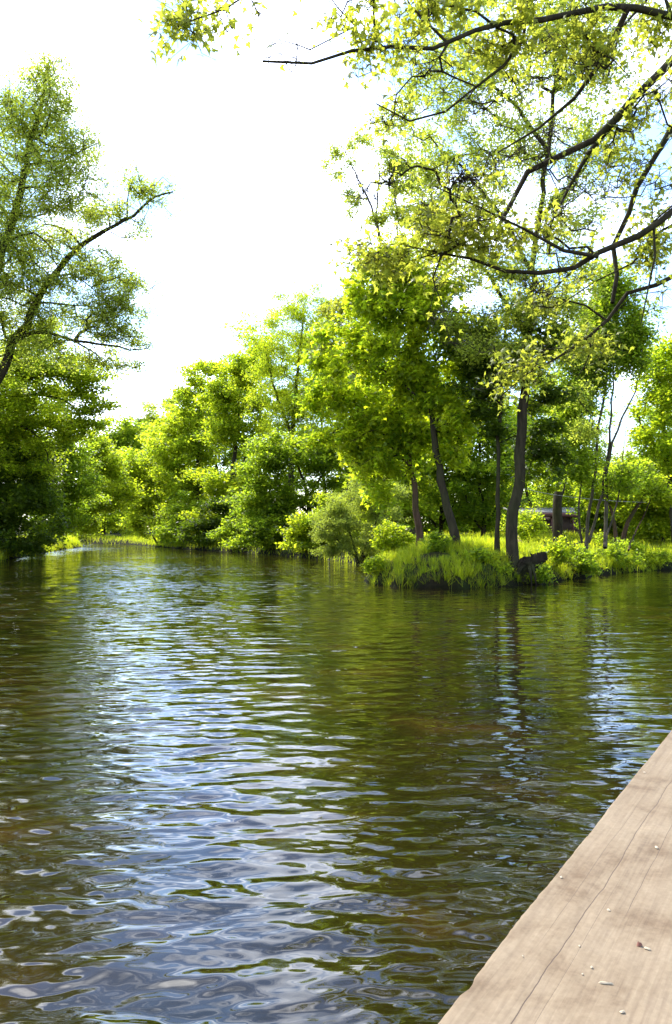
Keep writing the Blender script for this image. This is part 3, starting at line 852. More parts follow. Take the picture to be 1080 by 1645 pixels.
tree('riverside_tree', 'tallest tree on the grassy point, thick curved trunk and thin feathery crown', 'tree', 25.6,
     [([(822, 868), (823, 845), (826, 815), (835, 770), (838, 715), (842, 640), (848, 540), (858, 440), (868, 340), (880, 240), (890, 150), (895, 60), (905, -60)], .21, .05),
      ([(848, 540), (810, 480), (770, 420), (740, 380)], .08, .02), ([(858, 440), (800, 340), (740, 270), (690, 220)], .09, .02), ([(868, 350), (930, 280), (960, 220)], .08, .02), ([(880, 240), (820, 160), (760, 120), (700, 90)], .08, .015), ([(890, 150), (950, 90), (980, 40)], .06, .015), ([(852, 500), (905, 450), (935, 420)], .06, .015), ([(845, 600), (880, 560), (920, 545)], .05, .012)],
     [(810, 520, 60, 26), (870, 510, 60, 26), (760, 440, 60, 30), (720, 390, 50, 30), (840, 420, 60, 40), (770, 330, 60, 40), (700, 260, 60, 40), (630, 200, 40, 26), (710, 180, 60, 40), (660, 130, 40, 26), (790, 240, 60, 50), (780, 130, 60, 50), (720, 80, 60, 30), (860, 200, 60, 60), (870, 80, 60, 60), (940, 260, 50, 50), (950, 120, 50, 60), (920, 350, 50, 40), (930, 450, 40, 30), (860, -60, 100, 60), (760, -20, 60, 40), (980, 20, 50, 50), (900, 560, 50, 24), (840, 500, 50, 26, 1.3, 24.6), (800, 560, 50, 24, 1.3, 24.7), (860, 600, 44, 22, 1.2, 24.8), (830, 440, 60, 30, 1, 24.6), (900, 500, 50, 30, 1.2, 25), (760, 520, 50, 26, 1.2, 25), (900, 640, 40, 24, 1, 26.5), (940, 690, 34, 24, .8, 27)],
     2300, lf('leaf_fine', 0.078, 26, 0.20, flat=.8, up=.4, spread=.32, zs=.26), 44, dd=2.6, r_tip=.006, twigs=2, taper=1.8)
tree('birch_tree', 'clump of thin stems rising from one root beside the shed roof', 'tree', 29.5,
     [([(938, 872), (945, 835), (951, 805), (958, 727), (966, 657), (976, 600), (985, 560), (996, 480)], .075, .02),
      ([P(946, 872, 29.5), (958, 830), (970, 775), (979, 715), (984, 615), (990, 540)], .06, .02),
      ([P(972, 880, 29), (973, 840), (975, 782), (979, 724), (995, 680), (1016, 638), (1030, 590)], .085, .015),
      ([P(972, 876, 29), (984, 835), (992, 804), (1000, 740), (1005, 690)], .04, .012),
      ([P(935, 872, 30), (930, 820), (938, 740), (950, 660), (955, 600)], .045, .012)],
     [(960, 590, 36, 22), (930, 570, 30, 24), (990, 545, 32, 22), (1020, 575, 24, 20), (985, 470, 30, 26), (925, 640, 26, 26), (950, 530, 34, 24), (915, 690, 24, 20), (1000, 770, 26, 16), (930, 750, 22, 18), (1030, 520, 20, 16)],
     900, lf('leaf_mid', 0.10, 40, 0.22, up=.4, flat=.9, spread=.3, zs=.26, tall=1.5), 45, bark='bark_pale', dd=1.8, r_tip=.006, twigs=2)
tree('broadleaf_tree', 'dense blue green tree at the right edge beyond the thin stems', 'tree', 40,
     [([(1085, 888), (1080, 820), (1072, 740), (1060, 640), (1052, 570)], .18, .04), ([(1072, 740), (1040, 700), (1025, 670)], .06, .02)],
     [(1050, 565, 26, 22), (1065, 605, 34, 28), (1045, 640, 30, 26), (1075, 670, 34, 34), (1040, 700, 28, 20), (1060, 735, 36, 26), (1100, 600, 40, 60), (1110, 720, 40, 50)],
     420, lf('leaf_maple', 0.14, 40, 0.28, up=.4, flat=.8, spread=.28, zs=.24), 46, dd=2)
tree('gnarled_tree', 'short stout tree with forked leaning trunk near the hut', 'tree', 36,
     [([(1000, 872), (1004, 855), (1012, 835), (1024, 815), (1040, 790)], .13, .06), ([P(990, 872, 36), (988, 850), (985, 828), (975, 800)], .1, .04), ([P(1010, 884, 33), (1020, 855), (1038, 821), (1052, 780)], .05, .02)],
     [(1040, 780, 36, 18), (1000, 790, 34, 16), (965, 800, 28, 14), (1060, 810, 26, 14), (1020, 755, 34, 18), (940, 770, 24, 14)],
     260, lf('leaf_bright', 0.12, 40, 0.24, up=.5), 47, bark='bark_red', dd=1.6)
dt = P(897, 868, 33)
dg = gz(dt[0], dt[1])
rng = np.random.default_rng(48)
snag = tag(empty('snag', (dt[0], dt[1], dg)), 'dark broken dead trunk without a crown standing before the red shed', 'dead tree')
V, f = tube(catmull([np.array([dt[0], dt[1], dg - .2]), P(896, 840, 33), P(895, 815, 33), P(898, 790, 33)], 12), np.linspace(.23, .16, 12), 10, rng, .09)
make_obj('trunk', V, f, M['bark'], snag, smooth=True, origin=(dt[0], dt[1], dg))
V, f = tube(catmull([P(897, 806, 33), P(905, 790, 33), P(909, 770, 33)], 8), np.linspace(.07, .02, 8), 6, rng, .08)
make_obj('broken_limb', V, f, M['bark'], snag, smooth=True, origin=(dt[0], dt[1], dg))
WEED = 'leafy weeds along the point'
for k, (px, py, d, mt, lab) in enumerate([
        (890, 893, 27.2, 'leaf_bright', 'bright clump of leafy weeds below the dead trunk'),
        (925, 905, 28.6, 'leaf_mid', 'leafy weeds hanging to the water below the thin stems'),
        (985, 890, 32.0, 'leaf_mid', 'shaded weeds between the thin stems and the hut'),
        (1040, 895, 34.5, 'leaf_bright', 'weeds on the bank in front of the hut'),
        (1095, 892, 37.0, 'leaf_bright', 'weeds on the bank at the right edge'),
        (630, 866, 28.5, 'leaf_bright', 'leafy weeds left of the reddish maple trunk'),
        (850, 845, 31.0, 'leaf_bright', 'tall weeds behind the thickest trunk'),
        (606, 908, 25.6, 'leaf_bright', 'weeds at the left corner of the grassy point'),
        (705, 876, 26.0, 'leaf_mid', 'low dark weeds in the grass before the two maples'),
        (765, 898, 24.9, 'leaf_mid', 'weeds in the grass left of the thickest trunk'),
        (800, 915, 24.9, 'leaf_mid', 'weeds hanging over the bank below the slender trunk'),
        (868, 926, 25.2, 'leaf_mid', 'weeds hanging over the water in front of the ragged stump')]):
    ws = 1.0 if k < 7 else .5
    tree('weed_clump', lab, 'plant', d, [([(px, py + 6), (px - 3, py - 14)], .015, .006), ([(px, py + 4), (px + 16, py - 12)], .012, .005), ([(px, py + 4), (px - 18, py - 8)], .012, .005)],
         [(px, py - 8 * ws, 26 * ws, 16 * ws), (px - 18 * ws, py + 2 * ws, 18 * ws, 12 * ws), (px + 20 * ws, py + 2 * ws, 20 * ws, 12 * ws), (px, py + 8 * ws, 26 * ws, 10 * ws)],
         int(90 * ws), lf(mt, 0.09, 24, 0.12, up=.4, flat=.9, spread=.3, zs=.26), 60 + k, group=WEED, dd=.7, parts=('stem', 'foliage'), r_tip=.004)

# --- the overhanging tree at the right, rooted on the near right bank outside the frame
T0 = np.array([9.9, 13.2, 0.0])
NL = [([np.array([9.9, 13.2, .8]), np.array([9.8, 13.1, 3.2]), np.array([9.6, 13.0, 5.6]), np.array([9.3, 12.8, 8.0]), np.array([9.2, 12.6, 11.0])], .30, .16),
      ([np.array([9.3, 12.8, 8.0]), P(1200, 60, 10.6), P(1080, 30, 10), P(1000, 11, 9.8), P(900, 22, 9.5), P(800, 45, 9.2), P(720, 70, 9.0), P(640, 78, 8.9), P(585, 80, 8.8), P(520, 103, 8.7), P(430, 104, 8.6)], .085, .012),
      ([np.array([9.7, 13.0, 4.6]), P(1180, 260, 11.6), P(1080, 335, 11), P(1020, 378, 11), P(960, 412, 11), P(900, 436, 11), P(830, 440, 11), P(780, 432, 11), P(740, 420, 11), P(705, 405, 11), P(650, 400, 11)], .12, .010),
      ([np.array([9.6, 13.0, 5.4]), P(1160, 425, 12.4), P(1080, 452, 12), P(1050, 458, 12), P(990, 480, 12), P(978, 510, 12), P(960, 530, 12), P(930, 555, 12), P(890, 578, 12), P(850, 598, 12), P(800, 640, 12)], .075, .008),
      ([np.array([9.3, 12.7, 8.6]), P(1180, 20, 12.2), P(1080, 98, 12), P(1030, 148, 12), P(985, 195, 12), P(945, 233, 12), P(900, 246, 12), P(865, 270, 12), P(830, 320, 12), P(805, 370, 12)], .12, .03),
      ([P(985, 197, 12), P(950, 240, 12.2), P(915, 300, 12.4), P(890, 350, 12.5)], .05, .012),
      ([np.array([9.2, 12.6, 10.5]), P(960, -160, 10.2), P(870, -70, 9.8), P(848, 5, 9.6), P(849, 38, 9.6), P(835, 76, 9.5), P(800, 120, 9.5), P(760, 150, 9.4), P(705, 186, 9.4), P(645, 195, 9.3), P(600, 165, 9.3)], .07, .008),
      ([np.array([9.3, 12.8, 7.2]), P(1170, 120, 12.8), P(1080, 213, 12.6), P(1042, 262, 12.6), P(1024, 305, 12.6), P(1004, 350, 12.6), P(985, 420, 12.6), P(984, 485, 12.4)], .085, .035),
      ([P(1010, 12, 9.8), P(990, 60, 10), P(960, 110, 10.2), P(930, 150, 10.3), P(890, 190, 10.4), P(800, 245, 10.5)], .04, .010),
      ([P(1080, 30, 10), P(1075, -30, 10), P(1010, 20, 10.4), P(985, 90, 10.6), P(975, 130, 10.8)], .03, .01),
      ([P(960, 412, 11), P(930, 400, 10.8), P(880, 400, 10.6), P(820, 350, 10.5), P(760, 330, 10.4), P(700, 300, 10.4)], .03, .008),
      ([P(705, 405, 11), P(660, 420, 11), P(600, 415, 11), P(560, 400, 11)], .012, .006),
      ([P(1050, 356, 11), P(1052, 420, 11), P(1040, 470, 11), P(1030, 520, 11)], .02, .008),
      ([P(1120, 340, 11.5), P(1060, 372, 11.5), P(1020, 420, 11.5), P(960, 450, 11.5), P(900, 490, 11.5)], .022, .006),
      ([P(975, 515, 12), P(940, 490, 12), P(900, 480, 12), P(860, 470, 12)], .02, .006),
      ([P(950, 540, 12), P(946, 575, 12), P(925, 610, 12)], .016, .006),
      ([P(720, 70, 9.0), P(690, 40, 9), P(660, 10, 9), P(640, -30, 9)], .018, .006),
      ([P(800, 45, 9.2), P(770, 20, 9.2), P(720, 10, 9.2), P(690, -25, 9.2)], .018, .006),
      ([P(585, 80, 8.8), P(570, 40, 8.8), P(545, 15, 8.8), P(520, -20, 8.8)], .012, .005),
      ([np.array([9.2, 12.6, 10.9]), P(800, -330, 9.2), P(620, -190, 8.4), P(470, -75, 7.9), P(400, -8, 7.7), P(374, 8, 7.6), P(345, 32, 7.6), P(312, 46, 7.6), P(292, 42, 7.6)], .05, .006),
      ([P(400, -8, 7.7), P(375, -12, 7.7), P(340, -2, 7.7), P(300, 2, 7.7)], .008, .004)]
YL = 1.0
NB = [(620, 290, 60, 30, 1.1, 10.4, 1.3), (690, 300, 60, 36, 1.1, 10.4, 1.3), (760, 290, 60, 40, 1, 10.4, 1.2), (580, 300, 30, 26, .8, 10.6, 1.2), (700, 370, 70, 34, 1.1, 10.8, 1.3), (790, 380, 70, 40, 1.1, 10.8, 1.2), (870, 370, 60, 40, 1, 11, 1.0), (640, 420, 50, 22, 1, 11, 1.2), (580, 400, 34, 16, .7, 11, 1.0),
      (940, 320, 60, 50, .9, 11.5, .8), (860, 270, 60, 40, .9, 11.6, 1.0), (900, 210, 50, 40, .8, 11.5, .9), (1000, 250, 60, 60, .8, 12, .5), (1050, 330, 40, 60, .8, 11.5, .5), (1050, 180, 50, 60, .8, 12, .4),
      (900, 470, 60, 26, .9, 11.6, 1.0), (830, 460, 50, 20, .8, 11.2, 1.1), (950, 430, 50, 26, .7, 11.3, .9), (860, 590, 50, 20, .8, 12, .8), (940, 560, 44, 26, .8, 12, .8), (1030, 430, 40, 40, .8, 11.6, .5), (1040, 500, 40, 30, .6, 11.8, .6), (800, 620, 40, 26, .7, 12, .9), (740, 500, 50, 24, .6, 11.2, .9), (700, 450, 50, 20, .8, 11, 1.1), (760, 560, 44, 20, .5, 11.6, .8),
      (820, 110, 60, 50, .8, 9.6, .35), (740, 160, 60, 30, .8, 9.5, .3), (660, 180, 50, 24, .7, 9.4, .25), (640, 100, 60, 30, .7, 9.0, .15), (560, 50, 50, 36, .8, 8.8, .15), (480, 70, 40, 30, .5, 8.7, .2), (700, 20, 70, 30, .8, 9.1, .2), (800, 20, 60, 30, .7, 9.3, .3), (900, 60, 60, 50, .8, 9.8, .4), (970, 90, 50, 50, .8, 10.2, .4), (1040, 60, 40, 50, .8, 10.4, .3),
      (290, 34, 14, 12, 1.3, 7.6, 1.4), (312, 56, 12, 8, .9, 7.6, 1.4), (365, 42, 10, 8, .8, 7.6, 1.4), (340, 20, 16, 8, 1.0, 7.6, 1.2), (375, 10, 12, 8, .8, 7.6, 1.3), (420, 14, 8, 6, .5, 7.7, 1.3), (300, 2, 14, 4, .6, 7.7, 1.0),
      (700, -120, 120, 60, .5, 9, .5), (900, -150, 120, 80, .6, 10, .5), (1160, 120, 70, 160, .5, 12, .6), (1170, 380, 60, 120, .5, 12, .6), (1300, 100, 120, 200, .4, 13, .7), (500, -120, 60, 50, .4, 8, .5)]
NB = [(*q[:4], q[4] * (2.2 if q[5] < 7.8 and q[1] > -10 else 1), q[5], q[6] * (.2 if q[6] < .55 else (.95 if q[6] < 1 else 1.9))) for q in NB]
tree('sycamore_tree', 'sycamore leaning in from the right, bare dark limbs and fresh yellow leaves overhead', 'tree', 11, NL, NB, 1500,
     lf('leaf_yellow', 0.100, 8, 0.075, 'palm', flat=1.0, up=.3, droop=1.0, cluster=True, twig=.26), 77, dd=1.1, bf=.35, r_tip=.0045, twigs=5, expo=2.4)


# ------------------------------------------------------------------ grass
def blades(XY, hmin, hmax, w, rng, lean=0.35, mat='grass', name='grass', tint_c=0.5):
    cen = XY[:, 2:4]; XY = XY[:, :2]
    n = len(XY)
    Z = ground_h(XY[:, 0], XY[:, 1])
    B = np.column_stack([XY, Z - .02])
    lo = .5 + .5 * np.sin(XY[:, 0] * 2.9 + 1.3 * np.sin(XY[:, 1] * 2.1)) * np.sin(XY[:, 1] * 3.3 + 1)
    h = rng.uniform(hmin, hmax, n) * (.5 + .75 * lo)
    tc_n = .35 * (lo - .5)
    out_ = XY - cen
    a = np.arctan2(out_[:, 1], out_[:, 0]) + rng.normal(size=n) * .9
    ln = np.abs(rng.normal(size=n)) * lean * (.4 + np.minimum(np.hypot(out_[:, 0], out_[:, 1]) / .12, 1.6))
    dr = np.column_stack([np.cos(a), np.sin(a), np.zeros(n)])
    sa = rng.random(n) * 6.283
    sd = np.column_stack([np.cos(sa), np.sin(sa), np.zeros(n)]) * w
    up = np.array([0, 0, 1.0])
    mid = B + up * (h * .6)[:, None] + dr * (h * ln * .35)[:, None]
    tip = B + up * (h * (1 - .25 * ln))[:, None] + dr * (h * ln)[:, None]
    V = np.stack([B - sd, B + sd, mid + sd * .7, mid - sd * .7, tip], 1)
    base = (np.arange(n) * 5)[:, None]
    q = base + np.array([[0, 1, 2, 3]])
    t = base + np.array([[3, 2, 4]])
    tn = np.clip(rng.normal(tint_c, .25, n) + tc_n, 0, 1)
    return tag(make_obj(name, V.reshape(-1, 3), [q, t], M[mat], tint=np.concatenate([tn, tn])), kind='stuff')


def land_points(n, x0, x1, y0, y1, smin, smax, rng, thin=None):
    XY = np.column_stack([rng.uniform(x0, x1, n), rng.uniform(y0, y1, n)])
    s = sdist(XY[:, 0], XY[:, 1])
    k = (s > smin) & (s < smax)
    XY = XY[k]
    # tussocks: pull blades towards scattered centres
    cx = np.floor(XY[:, 0] / .35); cy = np.floor(XY[:, 1] / .35)
    hx = np.modf(np.abs(np.sin(cx * 12.9898 + cy * 78.233) * 43758.5453))[0]
    hy = np.modf(np.abs(np.sin(cx * 39.3461 + cy * 11.135) * 24634.6345))[0]
    c = np.column_stack([(cx + .2 + .6 * hx) * .35, (cy + .2 + .6 * hy) * .35])
    return np.column_stack([XY + (c - XY) * rng.uniform(0, .75, (len(XY), 1)), c])


rng = np.random.default_rng(5)
pt = land_points(150000, 0.6, 17, 23, 37, 0.12, 3.6, rng)
pt = pt[np.hypot((pt[:, 0] - 2.9) / .75, (pt[:, 1] - 25.3) / .5) > 1]            # a worn bare spot
pt = pt[np.hypot((pt[:, 0] - 4.6) / .4, (pt[:, 1] - 25.6) / .3) > 1]
o = blades(pt, .12, .44, .0065, rng, .6, name='point_grass', tint_c=.5)
o['label'] = 'bright long grass covering the point under the trees'
pt = land_points(70000, 0.6, 14, 23, 35, -0.03, 0.32, rng)
blades(pt, .22, .55, .006, rng, 1.0, name='fringe_grass', tint_c=.5)
pt = land_points(90000, -32, -14, 34, 84, -0.05, 2.5, rng)
blades(pt, .25, .75, .016, rng, .5, name='left_bank_grass', tint_c=.45)
pt = land_points(130000, -45, 3, 36, 110, -0.1, 3.0, rng)
blades(pt, .2, .6, .016, rng, .5, name='right_bank_grass', tint_c=.5)
pt = land_points(60000, 4, 34, 32, 60, 2.0, 14, rng)
blades(pt, .2, .5, .014, rng, .5, name='meadow_grass', tint_c=.55)

pt = land_points(60000, 3.5, 24, -4, 34, -0.05, 6, rng)
blades(pt, .15, .45, .01, rng, .5, name='near_bank_grass', tint_c=.5)

# ------------------------------------------------------------------ stump, roots, cable
rng = np.random.default_rng(8)
st = P(852, 905, 25.4)
parts = []
parts.append(tube(catmull([np.array([st[0] - .02, st[1] + .25, -.15]), np.array([st[0], st[1] + .22, .4]), np.array([st[0] + .05, st[1] + .2, .70]), np.array([st[0] + .10, st[1] + .2, .86])], 14), np.concatenate([np.linspace(.46, .36, 11), [.31, .24, .04]]), 16, rng, .26))
parts.append(tube(catmull([np.array([st[0] + .1, st[1] + .15, .72]), np.array([st[0] + .34, st[1] + .1, .80]), np.array([st[0] + .52, st[1] + .12, 1.02])], 10), np.concatenate([np.linspace(.22, .13, 8), [.09, .02]]), 10, rng, .3))
for k in range(9):
    a = rng.uniform(3.3, 6.1)
    p0 = np.array([st[0] + math.cos(a) * .3, st[1] + .2 + math.sin(a) * .3, rng.uniform(.4, .8)])
    p2 = np.array([st[0] + math.cos(a) * rng.uniform(.5, .9), st[1] + .2 + math.sin(a) * rng.uniform(.5, .8), rng.uniform(-.1, .15)])
    parts.append(tube(catmull([p0, (p0 + p2) / 2 + [0, 0, .12], p2], 8), np.linspace(.07, .02, 8), 6, rng, .14))
V, f = merge(parts)
tag(make_obj('tree_stump', V, f, M['bark_dark'], smooth=True, origin=(st[0], st[1], .6)), 'dark ragged stump with roots on the bank beside the thickest trunk', 'stump')
parts = []
rt = P(912, 872, 30.5)
rz_ = gz(rt[0], rt[1])
for k in range(14):
    a = rng.uniform(0, 6.283); ln = rng.uniform(.35, .95)
    c = np.array([rt[0], rt[1], rz_]) + rng.normal(size=3) * [.3, .2, .05]
    p1 = c + [math.cos(a) * ln * .5, math.sin(a) * ln * .5, rng.uniform(.2, .6)]
    p2 = c + [math.cos(a) * ln, math.sin(a) * ln, rng.uniform(.05, .9)]
    parts.append(tube(catmull([c, p1, p2], 9), np.linspace(.06, .015, 9), 6, rng, .12))
V, f = merge(parts)
tag(make_obj('root_tangle', V, f, M['bark_pale'], smooth=True, origin=(rt[0], rt[1], rz_)), 'tangle of bare roots and dead wood left of the thin stems', 'roots')
parts = []
tw = P(915, 918, 28.0)
for k in range(4):
    p0 = np.array([tw[0] - .25, 28.3, .45]); p2 = p0 + [rng.uniform(.3, .75), rng.uniform(-.5, -.2), rng.uniform(-.3, .1)]
    parts.append(tube(catmull([p0, (p0 + p2) / 2 + [0, 0, .1], p2], 8), np.linspace(.014, .006, 8), 5, rng, .1))
V, f = merge(parts)
tag(make_obj('dead_branch', V, f, M['bark_pale'], smooth=True, origin=(tw[0], 28.3, .45)), 'pale dead branch poking out over the water below the weeds', 'branch')
cab = [P(834, 783, 26.0), P(880, 793, 28), P(940, 801, 31), P(1010, 806, 34), P(1080, 806.5, 38), P(1200, 796, 42)]
V, f = tube(catmull(cab, 40), np.full(40, .010), 6)
M['cable'] = plain_mat('cable', (0.12, 0.12, 0.11), (0.20, 0.20, 0.18), 5, .6, 0)
tag(make_obj('overhead_cable', V, f, M['cable'], smooth=True, origin=cab[0]), 'thin grey cable strung from the thickest trunk towards the right edge', 'cable')


# ------------------------------------------------------------------ shed and hut
def box_geo(c, s, rz=0.0):
    c = np.asarray(c, float); s = np.asarray(s, float) / 2
    V = np.array([[x, y, z] for x in (-1, 1) for y in (-1, 1) for z in (-1, 1)], float) * s
    ca, sa = math.cos(rz), math.sin(rz)
    V = np.column_stack([V[:, 0] * ca - V[:, 1] * sa, V[:, 0] * sa + V[:, 1] * ca, V[:, 2]]) + c
    q = np.array([[0, 1, 3, 2], [4, 6, 7, 5], [0, 4, 5, 1], [2, 3, 7, 6], [0, 2, 6, 4], [1, 5, 7, 3]])
    return V, q


M['red_wood'] = plain_mat('red_wood', (0.09, 0.035, 0.026), (0.14, 0.055, 0.04), 14, .8, .3, (3, 3, .3))
M['brown_wood'] = plain_mat('brown_wood', (0.055, 0.032, 0.02), (0.10, 0.06, 0.04), 14, .8, .3, (3, 3, .3))
M['roof_grey'] = plain_mat('roof_grey', (0.12, 0.115, 0.105), (0.20, 0.19, 0.18), 6, .7, .2)
M['brick'] = plain_mat('brick', (0.20, 0.07, 0.045), (0.30, 0.12, 0.08), 20, .85, .3)
M['pale_wood'] = plain_mat('pale_wood', (0.34, 0.20, 0.10), (0.46, 0.30, 0.16), 12, .8, .2, (3, 3, .3))
m, N, L, out = new_mat('window_glass')
b = N.new('ShaderNodeBsdfPrincipled'); b.inputs['Base Color'].default_value = (0.03, 0.05, 0.045, 1); b.inputs['Roughness'].default_value = 0.05
L.new(b.outputs[0], out.inputs['Surface'])
M['glass'] = m

SD = 57.0
s0, s1 = P(838, 850, SD), P(1000, 850, SD)
gzs = gz(16, 58)
xm, ln = (s0[0] + s1[0]) / 2, s1[0] - s0[0]
shed = tag(empty('garden_shed', (xm, SD + 2, gzs)), 'long low shed with a red fascia and grey roof behind the thin stems', 'shed')
ez = H + 24 / F * SD
def sub(name, geo, mat, parent, org):
    V, f = merge(geo) if isinstance(geo, list) else (geo[0], [geo[1]])
    return make_obj(name, V, f, M[mat], parent, origin=org)
og = (xm, SD + 2, gzs)
sub('wall', box_geo((xm, SD + 2, (gzs + ez - .2) / 2), (ln, 3.6, ez - .2 - gzs)), 'brown_wood', shed, og)
rv = np.array([[xm - ln / 2 - .4, SD - .5, ez + .05], [xm + ln / 2 + .4, SD - .5, ez + .05], [xm + ln / 2 + .4, SD + 4.4, ez + .5], [xm - ln / 2 - .4, SD + 4.4, ez + .5]])
rv = np.vstack([rv, rv + [0, 0, .1]])
rf = np.array([[0, 3, 2, 1], [4, 5, 6, 7], [0, 1, 5, 4], [1, 2, 6, 5], [2, 3, 7, 6], [3, 0, 4, 7]])
sub('roof', (rv, rf), 'roof_grey', shed, og)
sub('fascia', box_geo((xm, SD - .53, ez - .06), (ln + .8, .05, .30)), 'red_wood', shed, og)
for k in range(5):
    fx = xm - ln / 2 + .5 + k * (ln - 1) / 4
    sub('post', box_geo((fx, SD - .3, (gzs + ez - .2) / 2), (.14, .14, ez - .2 - gzs)), 'red_wood', shed, og)
wf = sub('window', box_geo((xm + .6, SD + .18, gzs + 1.35), (1.3, .06, .8)), 'pale_wood', shed, og)
sub('pane', box_geo((xm + .6, SD + .14, gzs + 1.35), (1.14, .04, .64)), 'glass', wf, og)

HD = 50.0
h0 = P(1043, 868, HD)
hx = h0[0] + 1.6
hg = gz(hx, HD + 1.5)
hut = tag(empty('brick_hut', (hx, HD + 1.5, hg)), 'small hut with dark roof and brick base at the right edge', 'hut')
og = (hx, HD + 1.5, hg)
tz = H + 14 / F * HD
mz = hg + .62
sub('brick_base', box_geo((hx, HD + 1.5, (hg + mz) / 2), (3.0, 2.6, mz - hg)), 'brick', hut, og)
sub('wall', box_geo((hx, HD + 1.5, (mz + tz) / 2), (2.9, 2.5, tz - mz)), 'brown_wood', hut, og)
for k in range(3):
    w = sub('window', box_geo((hx - .95 + k * .95, HD + .22, (mz + tz) / 2 + .02), (.7, .06, .55)), 'pale_wood', hut, og)
    sub('pane', box_geo((hx - .95 + k * .95, HD + .18, (mz + tz) / 2 + .02), (.58, .04, .43)), 'glass', w, og)
rv = np.array([[hx - 1.9, HD - .2, tz], [hx + 1.9, HD - .2, tz], [hx + 1.9, HD + 3.2, tz], [hx - 1.9, HD + 3.2, tz], [hx - 1.9, HD + 1.5, tz + .55], [hx + 1.9, HD + 1.5, tz + .55]])
V8 = np.vstack([rv, rv - [0, 0, .12]])
sub('roof', (V8, [np.array([[0, 1, 5, 4], [2, 3, 4, 5], [7, 6, 10, 11], [9, 8, 11, 10], [0, 6, 7, 1], [2, 8, 9, 3]]), np.array([[0, 4, 10, 6], [4, 3, 9, 10], [1, 7, 11, 5], [5, 11, 8, 2]])][0] if False else np.array([[0, 1, 5, 4], [2, 3, 4, 5], [7, 6, 10, 11], [9, 8, 11, 10], [0, 6, 7, 1], [2, 8, 9, 3], [0, 4, 10, 6], [4, 3, 9, 10], [1, 7, 11, 5], [5, 11, 8, 2]])), 'brown_wood', hut, og)
pp = P(836, 858, 33.0)
pg = gz(pp[0], pp[1])
po = tag(empty('wooden_post', (pp[0], pp[1], pg)), 'short pale orange post just right of the thickest trunk', 'post')
V, q = box_geo((pp[0], pp[1], pg + .35), (.16, .12, .9))
make_obj('shaft', V, q, M['pale_wood'], po, origin=(pp[0], pp[1], pg))
V, q = box_geo((pp[0], pp[1], pg + .83), (.20, .16, .05))
make_obj('cap', V, q, M['red_wood'], po, origin=(pp[0], pp[1], pg))

# ------------------------------------------------------------------ the timber walkway under the camera
DH = 0.95                                            # top of the timber above the water
hp = H - DH
dirv = np.array([0.528, 0.849, 0]); dirv /= np.linalg.norm(dirv)
side = np.array([dirv[1], -dirv[0], 0])              # to the right of the walking direction
E0 = np.array([160 / F * hp * F / 795, hp * F / 795, DH])
rng = np.random.default_rng(21)
# plank grid: s along, w across (0 at the river edge)
ss = np.concatenate([np.arange(-3.0, 0.0, .05), np.arange(0.0, 3.2, .012), np.arange(3.2, 9.0, .06)])
def wander(s, sc, ph): return sc * (np.sin(s * 2.1 + ph) * .5 + np.sin(s * 5.3 + 2 * ph) * .3 + np.sin(s * 13.7 + ph * 3) * .12)
def crack(s, w0, slope, sc, ph): return w0 + slope * s + wander(s, sc, ph)
width = 0.62
cr = [crack(ss, .105, .012, .014, 1.1), crack(ss, .185, -.012, .012, 4.0)]
fine_w = np.linspace(0, 1, 40) ** 1.6 * width
edge_n = wander(ss * 3, .004, 2.2) + rng.normal(size=len(ss)) * .0008
edge_n += -.016 * np.exp(-((ss - .62) / .035) ** 2) * 0 + .012 * np.clip((ss - .10) / .02, 0, 1) * np.clip((.16 - ss) / .03, 0, 1)
Wg = np.tile(fine_w, (len(ss), 1))
fade0 = np.clip((ss + 1.2) / .6, 0, 1) * np.clip((2.4 - ss) / .8, 0, 1)
fade1 = np.clip((ss - .1) / .3, 0, 1) * np.clip((3.2 - ss) / .8, 0, 1)
depth = 0.0
Wg[:, 0] += edge_n; Wg[:, 1] += edge_n * .6; Wg[:, 2] += edge_n * .3
zz = .0005 * np.sin(Wg * 90 + 2 * np.sin(ss[:, None] * 1.5)) + .001 * np.sin(ss[:, None] * 2.2 + Wg * 4) + rng.normal(size=Wg.shape) * .0001
zz[:, 0] -= .006; zz[:, 1] -= .0015
top = E0 + ss[:, None, None] * dirv + Wg[:, :, None] * side
top[:, :, 2] = DH + zz + depth
ns, nw = Wg.shape
bot_l = top[:, 0].copy(); bot_l[:, 2] = DH - .14
bot_r = top[:, -1].copy(); bot_r[:, 2] = DH - .14
V = np.vstack([top.reshape(-1, 3), bot_l, bot_r])
ii, jj = np.meshgrid(np.arange(ns - 1), np.arange(nw - 1), indexing='ij')
a = (ii * nw + jj).ravel()
q = np.stack([a, a + nw, a + nw + 1, a + 1], 1)
ql, qr = [], []
o1, o2 = ns * nw, ns * nw + ns
i = np.arange(ns - 1)
ql = np.stack([o1 + i, o1 + i + 1, (i + 1) * nw, i * nw], 1)
qr = np.stack([i * nw + nw - 1, (i + 1) * nw + nw - 1, o2 + i + 1, o2 + i], 1)
qb = np.stack([o1 + i, o2 + i, o2 + i + 1, o1 + i + 1], 1)
m, N, L, out = new_mat('weathered_timber')
tc = N.new('ShaderNodeTexCoord')
mp = N.new('ShaderNodeMapping'); mp.vector_type = 'TEXTURE'
mp.inputs['Rotation'].default_value = (0, 0, math.atan2(dirv[1], dirv[0]))
L.new(tc.outputs['Object'], mp.inputs['Vector'])
st_ = N.new('ShaderNodeMapping'); st_.inputs['Scale'].default_value = (0.9, 26, 26)
L.new(mp.outputs[0], st_.inputs['Vector'])
g1 = noise(N, L, 4.0, 6, 0.65, st_.outputs[0], 0.5)
g2 = noise(N, L, 5.0, 5, 0.6, mp.outputs[0], 0.3)
g3 = noise(N, L, 90.0, 3, 0.6, mp.outputs[0])
